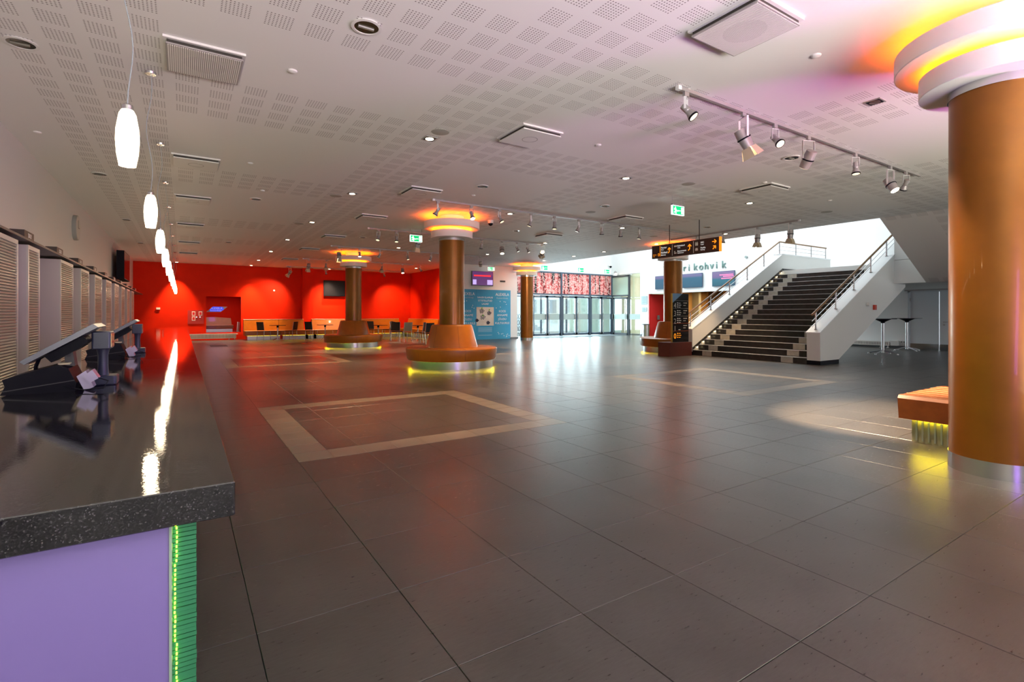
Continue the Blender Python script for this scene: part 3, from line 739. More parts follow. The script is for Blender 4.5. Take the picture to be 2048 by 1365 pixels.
s = MB(); s.box(-.56, -.36, -.007, -.004, -.30, -.06); s.box(.25, .56, -.007, -.004, -.30, -.06); obj('violet_block', s, mat('blk_violet', (.3, .22, .5), .3, emit=(.35, .28, .6), es=.8), t)
tag(obj('wall_grille', MB().box(13.5, 13.8, 21.97, 22.0, 2.9, 2.98), dark), 'small dark vent grille beside the wall television', 'grille')

# ------------------------------------------------------------------ exit signs
def exit_sign(label, loc, rz, w=.36, hang=True, drop=.42, h=.19, tz=3.7):
    t = thing('exit_sign', label, 'exit sign', loc, rz, 'green exit signs')
    obj('box', MB().box(-w/2, w/2, -.02, .02, 0, h), whitex, t)
    g_ = obj('green_face', MB().box(-w/2+.015, w/2-.015, -.024, -.02, .012, h-.012), greenx, t)
    m = MB(); m.box(w/2-.10, w/2-.03, -.027, -.024, .025, h-.03)
    m.box(-.03, w/2-.12, -.027, -.024, h*.42, h*.50); m.cyl((-w*.27, -.027, h*.78), (-w*.27, -.024, h*.78), h*.08, n=10)
    m.prism([(-w*.40, h*.50), (-w*.36, h*.66), (-w*.22, h*.68), (-w*.16, h*.46), (-w*.02, h*.42), (-w*.03, h*.36), (-w*.2, h*.36), (-w*.23, h*.46), (-w*.26, h*.34), (-w*.18, h*.28), (-w*.20, h*.08), (-w*.25, h*.08), (-w*.25, h*.24), (-w*.36, h*.18), (-w*.42, h*.22), (-w*.31, h*.36), (-w*.31, h*.56), (-w*.36, h*.50)], 'y', -.027, -.024)
    obj('pictogram', m, whitex, g_)
    if hang:
        obj('bar', MB().box(-w/2, w/2, -.025, .025, h, h+.03), spotgrey, t)
        for sx in (-1, 1): obj('rod', MB().cyl((sx*w*.47, 0, h), (sx*w*.47, 0, tz-loc[2]), .006, n=6), spotgrey, t)
    return t
exit_sign('green running-man sign hanging alone amid the ceiling before the stairs', (8.50, 6.90, 3.31), 0)
exit_sign('green exit sign hanging behind the capital over the round bench', (5.55, 13.6, 3.33), 0, w=.36)
exit_sign('small green exit sign on rods above the poster television', (12.75, 21.6, 3.42), 0, w=.36, h=.17)
for i, (x, l) in enumerate([(17.3, 'first'), (20.0, 'second'), (22.1, 'third')]):
    exit_sign('green exit sign above the glazed entrance, %s from the posters' % l, (x, 23.3, 3.78), 0, w=.55, hang=False, h=.26)
exit_sign('green exit sign behind the side glazing near the beige wall', (23.9, 23.9, 3.05), -.6, w=.4, hang=True, h=.3, tz=3.8)

# ------------------------------------------------------------------ entrance glazing
film = mat('winter_tree_film', (.6, .3, .3), .4)
g, s = wpos(film)
n1 = nd(film, 'ShaderNodeTexNoise'); n1.inputs['Scale'].default_value = 4.5; n1.inputs['Detail'].default_value = 8; n1.inputs['Roughness'].default_value = .75
mp = nd(film, 'ShaderNodeMapping'); mp.inputs['Scale'].default_value = (1.6, 1, .12); lk(film, g.outputs['Position'], mp.inputs[0])
n2 = nd(film, 'ShaderNodeTexNoise'); n2.inputs['Scale'].default_value = 2.6; n2.inputs['Detail'].default_value = 5; lk(film, mp.outputs[0], n2.inputs['Vector'])
lk(film, g.outputs['Position'], n1.inputs['Vector'])
r2 = ramp(film, n2.outputs[0], [(.38, (.02, .025, .03)), (.44, (.34, .09, .09)), (.60, (.56, .24, .23))])
nz = mathn(film, 'ABSOLUTE', mathn(film, 'SUBTRACT', n1.outputs[0], .5))
br = mathn(film, 'LESS_THAN', nz, .016); mk = mathn(film, 'MULTIPLY', br, mathn(film, 'GREATER_THAN', n1.outputs[0], .2))
mxx = nd(film, 'ShaderNodeMix', data_type='RGBA'); lk(film, br, mxx.inputs[0]); lk(film, r2.outputs[0], mxx.inputs[6]); mxx.inputs[7].default_value = (.72, .66, .60, 1)
lk(film, mxx.outputs[2], bsdf(film).inputs['Base Color'])
trl = nd(film, 'ShaderNodeBsdfTranslucent'); lk(film, mxx.outputs[2], trl.inputs[0]); mxs = nd(film, 'ShaderNodeMixShader'); mxs.inputs[0].default_value = .5
outp = [q for q in film.node_tree.nodes if q.type == 'OUTPUT_MATERIAL'][0]
lk(film, bsdf(film).outputs[0], mxs.inputs[1]); lk(film, trl.outputs[0], mxs.inputs[2]); lk(film, mxs.outputs[0], outp.inputs[0])

bays = [(15.25, 16.45), (16.45, 18.56), (18.56, 20.76), (20.76, 22.6)]
YF = 23.4
for i, (x0, x1) in enumerate(bays):
    wn = bpy.data.objects.new('window_%d' % (i+1), None); COL.objects.link(wn); wn['kind'] = 'structure'
    f = MB(); f.box(x0-.055, x0+.055, YF-.05, YF+.10, 0, 3.72); f.box(x0, x1, YF-.04, YF+.08, 2.36, 2.45); f.box(x0, x1, YF-.04, YF+.08, 3.64, 3.72)
    if i == 3: f.box(x1-.08, x1+.05, YF-.05, YF+.1, 0, 3.72)
    obj('window_frame', f, alu, wn)
    obj('pane', MB().box(x0+.05, x1-.05, YF, YF+.01, 2.45, 3.64), film, wn)
    if i == 0:
        obj('pane', MB().box(x0+.05, x1-.05, YF, YF+.008, .05, 2.36), gl2, wn)
        d = MB()
        for a in range(4):
            for b in range(4):
                cx, cz = x0+.15+a*.14+(b % 2)*.07, .12+b*.34
                for q in range(4):
                    w0 = [(cx-.09, cz), (cx, cz+.14), (cx+.09, cz), (cx, cz-.14)][q]; w1 = [(cx, cz+.14), (cx+.09, cz), (cx, cz-.14), (cx-.09, cz)][q]
                    d.cyl((w0[0], YF-.004, w0[1]), (w1[0], YF-.004, w1[1]), .014, n=4)
        obj('lattice_sticker', d, dark, wn)
        continue
    dr = bpy.data.objects.new('door_%d' % i, None); COL.objects.link(dr); dr['kind'] = 'structure'
    xm = (x0+x1)/2
    for sgn, (a, b) in ((1, (x0+.06, xm-.004)), (-1, (xm+.004, x1-.06))):
        lf = MB(); lf.box(a, a+.09, YF-.03, YF+.03, .02, 2.34); lf.box(b-.09, b, YF-.03, YF+.03, .02, 2.34); lf.box(a, b, YF-.03, YF+.03, .02, .16); lf.box(a, b, YF-.03, YF+.03, 2.22, 2.34)
        leaf = obj('door_leaf', lf, alu, dr)
        obj('glass', MB().box(a+.09, b-.09, YF-.004, YF+.004, .16, 2.22), gl2, leaf)
        obj('frosted_band', MB().box(a+.09, b-.09, YF-.008, YF-.005, .95, 1.28), frost, leaf)
        hx = b-.10 if sgn == 1 else a+.10
        m = MB(); m.cyl((hx, YF-.09, .10), (hx, YF-.09, 2.2), .022, n=10); m.cyl((hx, YF-.09, .3), (hx, YF-.03, .3), .012, n=8); m.cyl((hx, YF-.09, 2.0), (hx, YF-.03, 2.0), .012, n=8)
        obj('pull_handle', m, chrome, leaf)
        hc = a+.05 if sgn == 1 else b-.45
        obj('door_closer', MB().box(hc, hc+.40, YF-.10, YF-.03, 2.27, 2.33), steel, leaf)
# side glazing on x=22.6, y 21.05..23.4
wn = bpy.data.objects.new('window_5', None); COL.objects.link(wn); wn['kind'] = 'structure'
f = MB()
for y in (21.95,): f.box(22.58, 22.68, y-.05, y+.05, 0, 3.66)
f.box(22.58, 22.68, 21.95, 23.4, 2.36, 2.44); f.box(22.58, 22.68, 21.95, 23.4, 3.56, 3.66)
f.box(22.58, 22.68, 21.95, 22.03, 0, 2.36)
obj('window_frame', f, dkalu, wn)
obj('pane', MB().box(22.62, 22.63, 22.0, 23.35, 2.44, 3.6), mat('green_glass', (.42, .56, .46), .3), wn)
obj('pane', MB().box(22.62, 22.63, 21.05, 21.9, 0.0, 3.7), gl2, wn)
obj('frosted_band', MB().box(22.60, 22.61, 21.05, 23.35, .95, 1.28), frost, wn)
dr = bpy.data.objects.new('door_4', None); COL.objects.link(dr); dr['kind'] = 'structure'
lf = MB(); lf.box(22.60, 22.66, 22.05, 22.13, 0, 2.3); lf.box(22.60, 22.66, 23.2, 23.3, 0, 2.3); lf.box(22.60, 22.66, 22.05, 23.3, 2.2, 2.3); lf.box(22.60, 22.66, 22.05, 23.3, 0, .12)
leaf = obj('door_leaf', lf, dkalu, dr); obj('glass', MB().box(22.625, 22.635, 22.13, 23.2, .12, 2.2), gl2, leaf)
obj('pull_handle', MB().cyl((22.53, 22.2, .15), (22.53, 22.2, 2.1), .02, n=10), chrome, leaf)
# vestibule and outdoors
struct('wall_vestibule', MB().box(24.6, 24.8, 18.5, 24.6, 0, 3.9), concrete)
struct('wall_vestibule_far', MB().box(24.6, 24.75, 24.6, 30.0, 0, 3.9), mat('pale_green_wall', (.55, .68, .58), .5))
struct('ceiling_vestibule', MB().box(14.4, 24.8, 23.6, 26.6, 3.8, 3.9), white)
struct('floor_vestibule', MB().box(14.4, 24.6, 23.4, 30, -.1, -.005), mat('vestibule_floor', (.25, .28, .30), .4))
wn = bpy.data.objects.new('window_6', None); COL.objects.link(wn); wn['kind'] = 'structure'
f = MB()
for x in (15.2, 17.3, 19.4, 21.5, 23.6): f.box(x-.04, x+.04, 26.5, 26.6, 0, 3.8)
f.box(14.6, 24.6, 26.5, 26.6, 2.36, 2.44); obj('window_frame', f, alu, wn)
obj('pane', MB().box(14.6, 24.6, 26.54, 26.55, 0, 3.8), gl2, wn)
struct('ground_outside', MB().box(-10, 70, 30, 90, -.3, -.1), mat('snowy_paving', (.62, .66, .68), .7))
t = thing('outdoor_steps', 'broad pale outdoor steps seen through the first entrance doors', 'steps', (23, 34, -.1))
for k in range(7): obj('step', MB().box(-2.5, 2.0, k*.35, 3, k*.15, (k+1)*.15), mat('step_stone', (.45, .48, .5), .7), t)
t = thing('building', 'pale building across the square beyond the entrance doors', 'building', (40, 62, -.1))
obj('facade', MB().box(-22, 14, 0, 6, 0, 9), mat('pale_facade', (.66, .68, .66), .7), t)
for i in range(9):
    for z in (1.5, 4.8): obj('window', MB().box(-20+i*3.8, -18.4+i*3.8, -.05, 0, z, z+2), mat('far_window', (.30, .36, .40), .2), t)

# ------------------------------------------------------------------ cafe wall fittings
for (y0, y1, z0, z1, l) in [(20.50, 20.93, 1.85, 2.32, 'upper pale blue notice plate beside the red door'), (20.53, 20.88, 1.42, 1.66, 'lower pale blue notice plate beside the red door')]:
    t = thing('notice_plate', l, 'notice', (22.58, (y0+y1)/2, z0)); h = z1-z0
    obj('plate', MB().box(-.01, .02, -(y1-y0)/2, (y1-y0)/2, 0, h), mat('plate_blue', (.42, .56, .58), .4), t)
    m = MB()
    for k in range(5): m.box(-.013, -.01, -(y1-y0)/2+.06, (y1-y0)/2-.06-.05*(k % 2), h*(.2+.14*k), h*(.2+.14*k)+.012)
    obj('text_lines', m, mat('plate_line', (.25, .35, .36), .5), t)
dr = bpy.data.objects.new('door_5', None); COL.objects.link(dr); dr['kind'] = 'structure'
f = MB(); f.box(22.56, 22.8, 20.30, 20.36, 0, 2.52); f.box(22.56, 22.8, 19.15, 20.36, 2.46, 2.52); obj('door_frame', f, redm, dr)
m = MB(); m.prism([(22.66, 20.30), (22.70, 20.30), (23.7, 20.05), (23.7, 20.0)], 'z', 0, 2.42)
leaf = obj('door_leaf', m, redm, dr); obj('lock_plate', MB().box(22.95, 23.15, 20.06, 20.10, .95, 1.2), chrome, leaf)
struct('wall_corridor', MB().box(24.2, 24.3, 19.0, 21.0, 0, 2.55), mat('corridor', (.55, .52, .36), .6))
struct('ceiling_corridor', MB().box(22.8, 24.3, 13.5, 20.6, 2.55, 2.6), white)
t = thing('wall_figure', 'cream jacket-shaped cut-out picture inside the red doorway', 'picture', (24.15, 19.75, .95))
obj('jacket', MB().prism([(-.28, 0), (.20, 0), (.26, .9), (.14, 1.0), (.10, 1.5), (-.02, 1.5), (-.05, 1.0), (-.2, .95)], 'x', 0, .03), mat('cutout_cream', (.80, .66, .36), .5), t)
m = MB()
for y in (-.16, 0, .12): m.box(-.004, 0, y, y+.03, .15, .45)
obj('marks', m, darkbrown, t)
tag(obj('wall_panel', MB().box(24.1, 24.2, 18.98, 19.55, .8, 2.4), mat('panel_blue', (.38, .46, .50), .5)), 'grey blue board deep inside the red doorway', 'board')
struct('wall_cafe_interior', MB().box(25.9, 26.0, 10, 19.2, 0, 2.6), brownwall)
struct('ceiling_cafe', MB().box(22.8, 26, 10, 19.2, 2.6, 2.7), white)
struct('wall_cafe_north', MB().box(22.8, 26, 18.95, 19.0, 0, 2.6), brownwall)
struct('wall_cafe_south', MB().box(22.8, 26, 9.9, 10, 0, 2.6), brownwall)
struct('trim_3', MB().box(25.86, 25.9, 10, 19.0, 0, .95), darkbrown)
area('cafe_lamp', (24.4, 15.5, 2.5), (2.2, 5), 130, (1, .78, .5), (0, 0, 0))
def ornament(y, z0, w, h, label):
    t = thing('wall_art', label, 'picture', (25.88, y, z0)); obj('panel', MB().box(-.03, 0, -w/2, w/2, 0, h), darkbrown, t)
    m = MB()
    for k in range(7):
        cy, cz, r = random.uniform(-w*.35, w*.35), random.uniform(h*.15, h*.85), random.uniform(.06, .13)
        m.tube([(-.04, cy+r*(1-q/14)*math.cos(q*.75), cz+r*(1-q/14)*math.sin(q*.75)) for q in range(14)], .011, 5)
    obj('scroll', m, mat('gold_line', (.6, .42, .2), .4), t)
ornament(20.05-.0, 1.2, .9, 1.2, 'dark brown scroll picture hidden by the cafe pier') if False else None
ornament(18.3, 1.45, .95, 1.1, 'dark panel with gold scrolls behind the floor guide')
ornament(16.6, 1.2, .95, 1.0, 'dark panel with gold scrolls above the lower handrail')
ornament(14.9, 1.3, .9, 1.1, 'brown scroll panel furthest along the cafe wall')
t = thing('cafe_chair_white', 'round white chair back just above the stair parapet', 'chair', (24.0, 16.6, 0)); obj('shell', MB().lathe([(.05, .4), (.25, .45), (.3, .7), (.24, .95), (.2, .98)], 24), white, t); obj('pedestal', MB().cyl((0, 0, 0), (0, 0, .42), .03), chrome, t)
vio = scrmat('screen_sunset', [(0, (.02, .16, .22)), (.45, (.03, .20, .28)), (.62, (.22, .17, .38)), (1, (.26, .22, .42))], 'Z', es=.5)
vio2 = scrmat('screen_teal', [(0, (.03, .14, .22)), (.7, (.04, .17, .27)), (.85, (.2, .2, .4)), (1, (.22, .22, .42))], 'Z', es=.5)
def wtv(yc, label, m):
    return tv(label, (22.5, yc, 3.04), 1.25, .74, -R90, m, mat('bezel_blue', (.04, .08, .14), .3), dep=.05)
wtv(19.2, 'wall television half hidden by the brown pillar', vio2); wtv(17.33, 'middle wall television under the relief letters', vio2)
t3 = wtv(15.5, 'wall television showing a pink sunset by the handrail', vio)
m = MB()
for a, b, z in ((-.2, .55, .16), (.0, .58, .08), (-.1, .5, -.02)): m.box(a, b, -.007, -.004, z, z+.05)
obj('pink_cloud', m, mat('pink_emit', (.5, .1, .2), .4, emit=(.6, .12, .25), es=.9), t3)
t = thing('relief_lettering', 'teal relief letters along the white wall over the televisions', 'lettering', (22.57, 19.30, 3.58))
word = 'Teatrikohvik'; yy = 0
for k, ch in enumerate(word):
    text('letter', ch, .52, teal, t, (0, -k*.333, 0), FW, ext=.03)
for k, ch in ((0, '°'),): pass
tag(obj('wall_dome', MB().cyl((22.5, 14.3, 4.0), (22.6, 14.3, 4.0), .06, n=12), mat('dome_grey', (.3, .36, .36), .4)), 'tiny grey fitting on the white wall past the relief letters', 'fitting')
# litter bin
t = thing('litter_bin', 'steel litter bin against the wall by the red door', 'bin', (22.2, 20.25, 0))
obj('body', MB().lathe([(.21, 0), (.21, .66)], 32), chrome, t); obj('rim', MB().lathe([(.215, .66), (.215, .70), (.19, .70), (.19, .62)], 32, cap=False), dark, t)
# cctv and lamp over the entrance
t = thing('dome_camera', 'white dome camera high on the wall over the last doors', 'camera', (22.3, 23.2, 4.25)); obj('mount', MB().cyl((0, 0, 0), (0, .2, .05), .05), white, t); obj('dome', MB().lathe([(.001, -.12), (.06, -.09), (.08, -.03), (.08, 0)], 16), black, t)
t = thing('wall_spotlight', 'glaring wall spotlight beside the end of the entrance', 'lamp', (22.4, 22.9, 3.75)); obj('head', MB().cyl((0, 0, .12), (-.06, -.1, -.02), .09, .1), spotgrey, t); obj('lens', MB().cyl((-.062, -.104, -.026), (-.066, -.11, -.034), .085, n=16), lampglow, t)

# double doors beyond the stairs
dr = bpy.data.objects.new('door_6', None); COL.objects.link(dr); dr['kind'] = 'structure'
dw = mat('door_white', (.62, .66, .70), .4)
f = MB(); f.box(22.55, 22.62, 7.80, 7.86, 0, 2.14); f.box(22.55, 22.62, 5.0, 7.86, 2.08, 2.14); obj('door_frame', f, mat('frame_pale', (.55, .58, .62), .4), dr)
for (a, b) in ((6.94, 7.80), (5.3, 6.93)):
    leaf = obj('door_leaf', MB().box(22.58, 22.63, a+.004, b-.004, .02, 2.08), dw, dr)
    obj('kick_plate', MB().box(22.57, 22.58, a+.01, b-.01, .0, .20), chrome, leaf)
    if a < 6: 
        h_ = MB(); h_.cyl((22.53, 6.80, 1.0), (22.58, 6.80, 1.0), .018, n=10); h_.cyl((22.53, 6.80, 1.0), (22.53, 6.66, 1.0), .011, n=8); obj('lever', h_, steel, leaf)
        obj('lock', MB().cyl((22.57, 6.80, .90), (22.58, 6.80, .90), .03, n=12), steel, leaf)
    else: obj('hinge', MB().box(22.56, 22.58, 7.78, 7.82, 1.75, 1.87), steel, leaf)
obj('closer_rail', MB().box(22.5, 22.58, 5.2, 7.95, 2.13, 2.18), spotgrey, dr)
tag(obj('fire_call_point', MB().box(16.27, 16.39, 6.44, 6.49, 1.40, 1.54), mat('callpoint_red', (.5, .04, .02), .4)), 'red fire call point on the sloping stair side', 'alarm')
m = MB(); m.cyl((15.91, 6.43, 1.55), (15.91, 6.49, 1.55), .05, n=16); tag(obj('alarm_sounder', m, white), 'round white sounder beside the red call point', 'alarm')

# ------------------------------------------------------------------ hanging sign and floor guide
t = thing('hanging_sign', 'long brown wayfinding sign with orange arrows hung on two rods', 'sign', (11.07, 9.87, 2.83))
L, Hh = 2.135, .36
obj('board', MB().box(-.0, .06, -L, 0, 0, Hh), signbrown, t)
obj('orange_end', MB().box(-.004, .064, -L-.03, -L, 0, Hh), mat('orange_end', (.9, .22, .01), .4, emit=(1, .22, .01), es=.7), t)
for y in (-.59, -1.54): obj('rod', MB().cyl((.03, y, Hh), (.03, y, .87), .009, n=8), black, t)
def st_(s_, y, z, size, m=txtw): text('lettering', s_, size, m, t, (-.003, -y, z), FW)
ob = MB(); ob.box(-.004, 0, -.30, -.285, .05, .33); obj('divider', ob, txto, t)
for y in (.70, 1.38): ob = MB(); ob.box(-.004, 0, -y-.012, -y, .03, .33); obj('divider', ob, txtw, t)
st_('0', .21, .055, .12, txto); st_('Korrus', .045, .09, .042, txto); st_('Floor', .045, .05, .032, txto)
txs = mat('sign_lettering_emit', (.9, .9, .9), .5, emit=(1, 1, 1), es=.3)  # small emission added so the white sign letters look brighter
def st_(s_, y, z, size, m=txs): text('lettering', s_, size, m, t, (-.003, -y, z), FW)
st_('Parter', .325, .25, .078); st_('Floor', .325, .205, .045); st_('Rõdud', .325, .115, .082); st_('Balcony', .325, .06, .052)
st_('Kohvikud', .88, .25, .06); st_('Cafes', .88, .205, .04); st_('Konverents', .88, .11, .06); st_('Conference', .88, .065, .042)
st_('WC', 1.60, .255, .06); st_('Toilet', 1.60, .21, .04); st_('Parkla', 1.60, .12, .06); st_('Parking', 1.60, .075, .042)
IC = []
class _I:
    def box(s, *a): IC.append(MB().box(*a))
    def cyl(s, *a, **k): IC.append(MB().cyl(*a, **k))
ic = _I()
ic.box(-.004, 0, -.86, -.77, .25, .29); ic.box(-.004, 0, -.81, -.77, .11, .14); ic.box(-.004, 0, -.85, -.77, .07, .10)
ic.box(-.004, 0, -1.475, -1.44, .21, .28); ic.box(-.004, 0, -1.52, -1.485, .21, .28); ic.cyl((-.004, -1.457, .295), (0, -1.457, .295), .013, n=8); ic.cyl((-.004, -1.502, .295), (0, -1.502, .295), .013, n=8)
ic.box(-.004, 0, -1.52, -1.44, .08, .13); ic.box(-.004, 0, -1.51, -1.45, .13, .15)
for q in IC: obj('icon', q, txtw, t)
def arrow(y, z, ang, s_, tail=False):
    m = MB(); ca, sa = math.cos(ang), math.sin(ang)
    def P(a, b): return (-.006, -(y+s_*(a*ca-b*sa)), z+s_*(a*sa+b*ca))
    for p, q in (((-.5, 0), (.5, 0)), ((.5, 0), (.05, .42)), ((.5, 0), (.05, -.42))): m.cyl(P(*p), P(*q), .011, n=6)
    if tail: m.cyl(P(-.5, 0), P(-.8, .35), .011, n=6)
    obj('arrow', m, txto, t)
arrow(.61, .20, R90, .11, True); arrow(1.27, .21, R90, .12, True); arrow(2.0, .26, 0, .11); arrow(2.0, .11, math.pi/4, .11)
t = thing('floor_guide', 'black freestanding floor guide with storey numbers on a mahogany block', 'sign', (12.36, 10.22, 0))
obj('block', MB().rbox(-.16, .86, -.03, .42, 0, .425, .006), mahog, t)
tb = obj('board', MB().box(0, .74, 0, .05, .425, 1.905), totemblack, t)
obj('gold_edge', MB().box(-.012, 0, -.002, .052, .425, 1.905), mat('gold_edge', (.6, .42, .1), .3, .6), t)
obj('blue_corner', MB().prism([(0, 1.905), (.45, 1.905), (.0, 1.62)], 'y', -.004, -.001), mat('corner_blue', (.13, .25, .42), .3), tb)
zz = [1.48, 1.245, 1.01, .79, .56]
for k, (d_, z) in enumerate(zip('43210', zz)):
    text('lettering', d_, .225, txto if d_ == '0' else mat('number_grey', (.45, .43, .42), .5), t, (.05, -.005, z-.02), FS)
    m = MB()
    if d_ != '1':
        for q in range(3): m.box(.205, .245, -.004, 0, z+.005+q*.06, z+.03+q*.06)
    for q in range(3 if d_ != '1' else 1): m.box(.27, .27+.09+.03*(q % 2), -.004, 0, z+.008+q*.06, z+.022+q*.06)
    obj('icon_rows', m, txto if d_ == '0' else txtw, t)
    if d_ != '0':
        m = MB(); m.box(.49, .66, -.004, 0, z+.13, z+.15); m.box(.49, .60, -.004, 0, z+.06, z+.075); obj('text_rows', m, mat('number_grey'), t)
    obj('rule', MB().box(.02, .72, -.004, 0, z+.205, z+.211), mat('rule_orange', (.5, .1, .02), .5) if d_ in '01' else mat('rule_grey', (.3, .3, .3), .5), t)

# ------------------------------------------------------------------ pendants
def pendant(y, label, k):
    t = thing('pendant_lamp', label, 'pendant lamp', (-.272, y, 0), group='opal glass pendants in a row above the bar')
    obj('shade', MB().lathe([(.030, 2.475), (.042, 2.45), (.056, 2.36), (.058, 2.30), (.053, 2.22), (.041, 2.15), (.036, 2.152), (.045, 2.25)], 28, cap=False), pendglow, t)
    obj('cap', MB().lathe([(.028, 2.468), (.028, 2.50), (.012, 2.515)], 20), chrome, t)
    obj('canopy', MB().lathe([(.045, 3.68), (.05, 3.70)], 20), chrome, t)
    pts = [(0, 0, 2.51)]
    for i in range(1, 14):
        f = i/14; pts.append((.035*math.sin(f*7+k)*math.sin(f*3.14), .02*math.sin(f*5+k*2)*math.sin(f*3.14), 2.51+f*1.19))
    pts.append((0, 0, 3.70)); obj('cord', MB().tube(pts, .0035, 6), cable, t)
    l = bpy.data.lights.new('pendant_bulb', 'POINT'); l.energy = 7; l.color = (1, .76, .48); l.shadow_soft_size = .05
    lo = bpy.data.objects.new('pendant_bulb', l); COL.objects.link(lo); lo.parent = t; lo.location = (0, 0, 2.10)
for k in range(10): pendant(3.70+2.52*k, 'lit opal glass pendant over the bar, %s counting from the red wall' % ordn(9-k), k)

# ------------------------------------------------------------------ ceiling fittings
def diffuser(x, y, label, slats, m=None):
    m = m or white
    t = thing('air_diffuser', label, 'air vent', (x, y, 3.7), group='square ceiling air diffusers')
    obj('upper_plate', MB().box(-.32, .32, -.32, .32, -.02, 0), m, t)
    obj('duct', MB().box(-.29, .29, -.29, .29, -.045, -.02), matt_, t)
    pl = obj('lower_plate', MB().rbox(-.30, .30, -.30, .30, -.062, -.048, .008), mat('slat_back', (.36, .34, .33), .6) if slats else m, t)
    if slats:
        s_ = MB()
        for k in range(36): s_.box(-.285+k*.0160, -.276+k*.0160, -.285, .285, -.066, -.062)
        obj('slats', s_, mat('slat_light', (.8, .78, .75), .5), t)['kind'] = 'stuff'
        obj('core', MB().lathe([(.001, -.0625), (.17, -.0625), (.17, -.0635), (.001, -.0635)], 32), mat('core_dark', (.28, .26, .26), .6), t)
    else:
        obj('round_core', MB().lathe([(.10, -.064), (.106, -.064), (.106, -.062), (.10, -.062)], 28, cap=False), mat('core_dark'), t)
DX = {.17: 'in the row beside the pendants', 3.92: 'in the row along the first lobby pillars', 9.35: 'in the row by the hanging sign'}
for X, ys in ((.17, [5.62, 9.45, 12.55, 16.3, 20.3, 23.9]), (3.92, [2.50, 5.62, 9.35, 12.5, 16.3, 19.9, 24.0]), (9.35, [5.55, 9.2, 12.4])):
    for i, y in enumerate(ys):
        diffuser(X, y, 'square ceiling diffuser %s, %s from the red wall' % (DX[X], ordn(len(ys)-1-i)), (X < 1 and i == 0) or (X == 3.92 and i == 0))
def sq_light(x, y, label, on=True, k=0):
    t = thing('square_downlight', label, 'downlight', (x, y, 3.7), group='square recessed downlights')
    obj('trim', MB().box(-.085, .085, -.085, .085, -.008, 0), mat('trim_grey', (.35, .35, .34), .4), t)
    obj('well', MB().box(-.068, .068, -.068, .068, -.0095, -.008), black, t)
    obj('bulb', MB().lathe([(.001, -.014), (.055, -.012), (.055, -.0095)], 20), lampglow if on else mat('bulb_off', (.35, .25, .22), .15, .6), t)
    if on:
        l = bpy.data.lights.new('downlight_beam', 'SPOT'); l.energy = 360; l.spot_size = math.radians(66); l.spot_blend = .8; l.color = (1, .66, .36); l.shadow_soft_size = .04
        lo = bpy.data.objects.new('downlight_beam', l); COL.objects.link(lo); lo.parent = t; lo.location = (0, 0, -.03)
        if y > 28: l.energy = 650
rows = {2.84: ([6.475, 10.28, 14.05, 17.8, 21.5, 25.3, 28.25], 'in the row over the first floor frame'), 6.59: ([2.61, 6.47, 10.28, 13.9, 17.8, 21.5, 25.3, 28.25], 'in the row through the round benches'),
        10.33: ([6.47, 10.28, 13.9, 17.8, 21.5, 25.3], 'in the row over the hanging sign'), 13.68: ([9.35, 12.0, 14.6, 16.4, 18.5], 'along the edge of the open stairwell'), -.25: ([28.3], 'over the far bar end')}
for X, (ys, d_) in rows.items():
    for i, y in enumerate(ys): sq_light(X, y, 'square downlight %s, %s from the red wall' % (d_, ordn(len(ys)-1-i)), not (X == 6.59 and i == 0))
def round_light(x, y, label):
    t = thing('round_downlight', label, 'downlight', (x, y, 3.7), group='large round unlit downlights')
    obj('rim', MB().lathe([(.115, 0), (.125, -.012), (.10, -.014), (.095, 0)], 36, cap=False), white, t)
    obj('reflector', MB().lathe([(.10, -.010), (.06, -.004), (.001, -.003)], 36), mat('mirror_well', (.30, .29, .25), .12, 1.0), t)
    obj('tube', MB().cyl((-.07, 0, -.012), (.06, 0, -.012), .015, n=8), mat('tube_grey', (.16, .15, .12), .3), t)
for x, y, l in [(-1.21, 6.16, 'round chrome downlight above the first ribbed cabinets'), (-1.21, 11.2, 'round chrome downlight above the cabinets, second along'), (-1.21, 16.25, 'round chrome downlight above the cabinets, third along'), (-1.21, 21.3, 'round chrome downlight above the wall television'),
                (1.29, 4.24, 'big round chrome downlight amid the perforated squares'), (1.28, 11.87, 'round chrome downlight beside the bar-side diffusers'), (4.75, 8.37, 'round chrome downlight before the first long light track'), (7.87, 4.24, 'round chrome downlight behind the violet spotlight'),
                (1.28, 19.5, 'round chrome downlight over the middle of the bar side floor'), (8.1, 12.3, 'round chrome downlight beside the capital camera'), (12.2, 8.9, 'round chrome downlight beside the hanging sign'), (4.75, 16.0, 'round chrome downlight beside the second light track'), (7.9, 8.4, 'round chrome downlight behind the first long track')]:
    round_light(x, y, l)
for x, y, l in [(2.86, 6.17, 'flat round ceiling speaker touching a square downlight'), (2.62, 10.67, 'flat round ceiling speaker beyond the second square downlight'), (7.87, 6.14, 'flat round ceiling speaker before the lone exit sign'), (12.76, 6.05, 'flat round ceiling speaker above the stairs'), (2.6, 14.5, 'flat round ceiling speaker by the third square downlight'), (8.1, 9.1, 'flat round ceiling speaker behind the first long track'), (12.3, 10.9, 'flat round ceiling speaker over the last pillar')]:
    m = MB(); m.lathe([(.11, -.006), (.118, -.004), (.12, 0)], 32)
    t = tag(obj('ceiling_speaker', m, mat('speaker_grey', (.42, .41, .38), .6), loc=(x, y, 3.7)), l, 'speaker', 'round ceiling speakers')
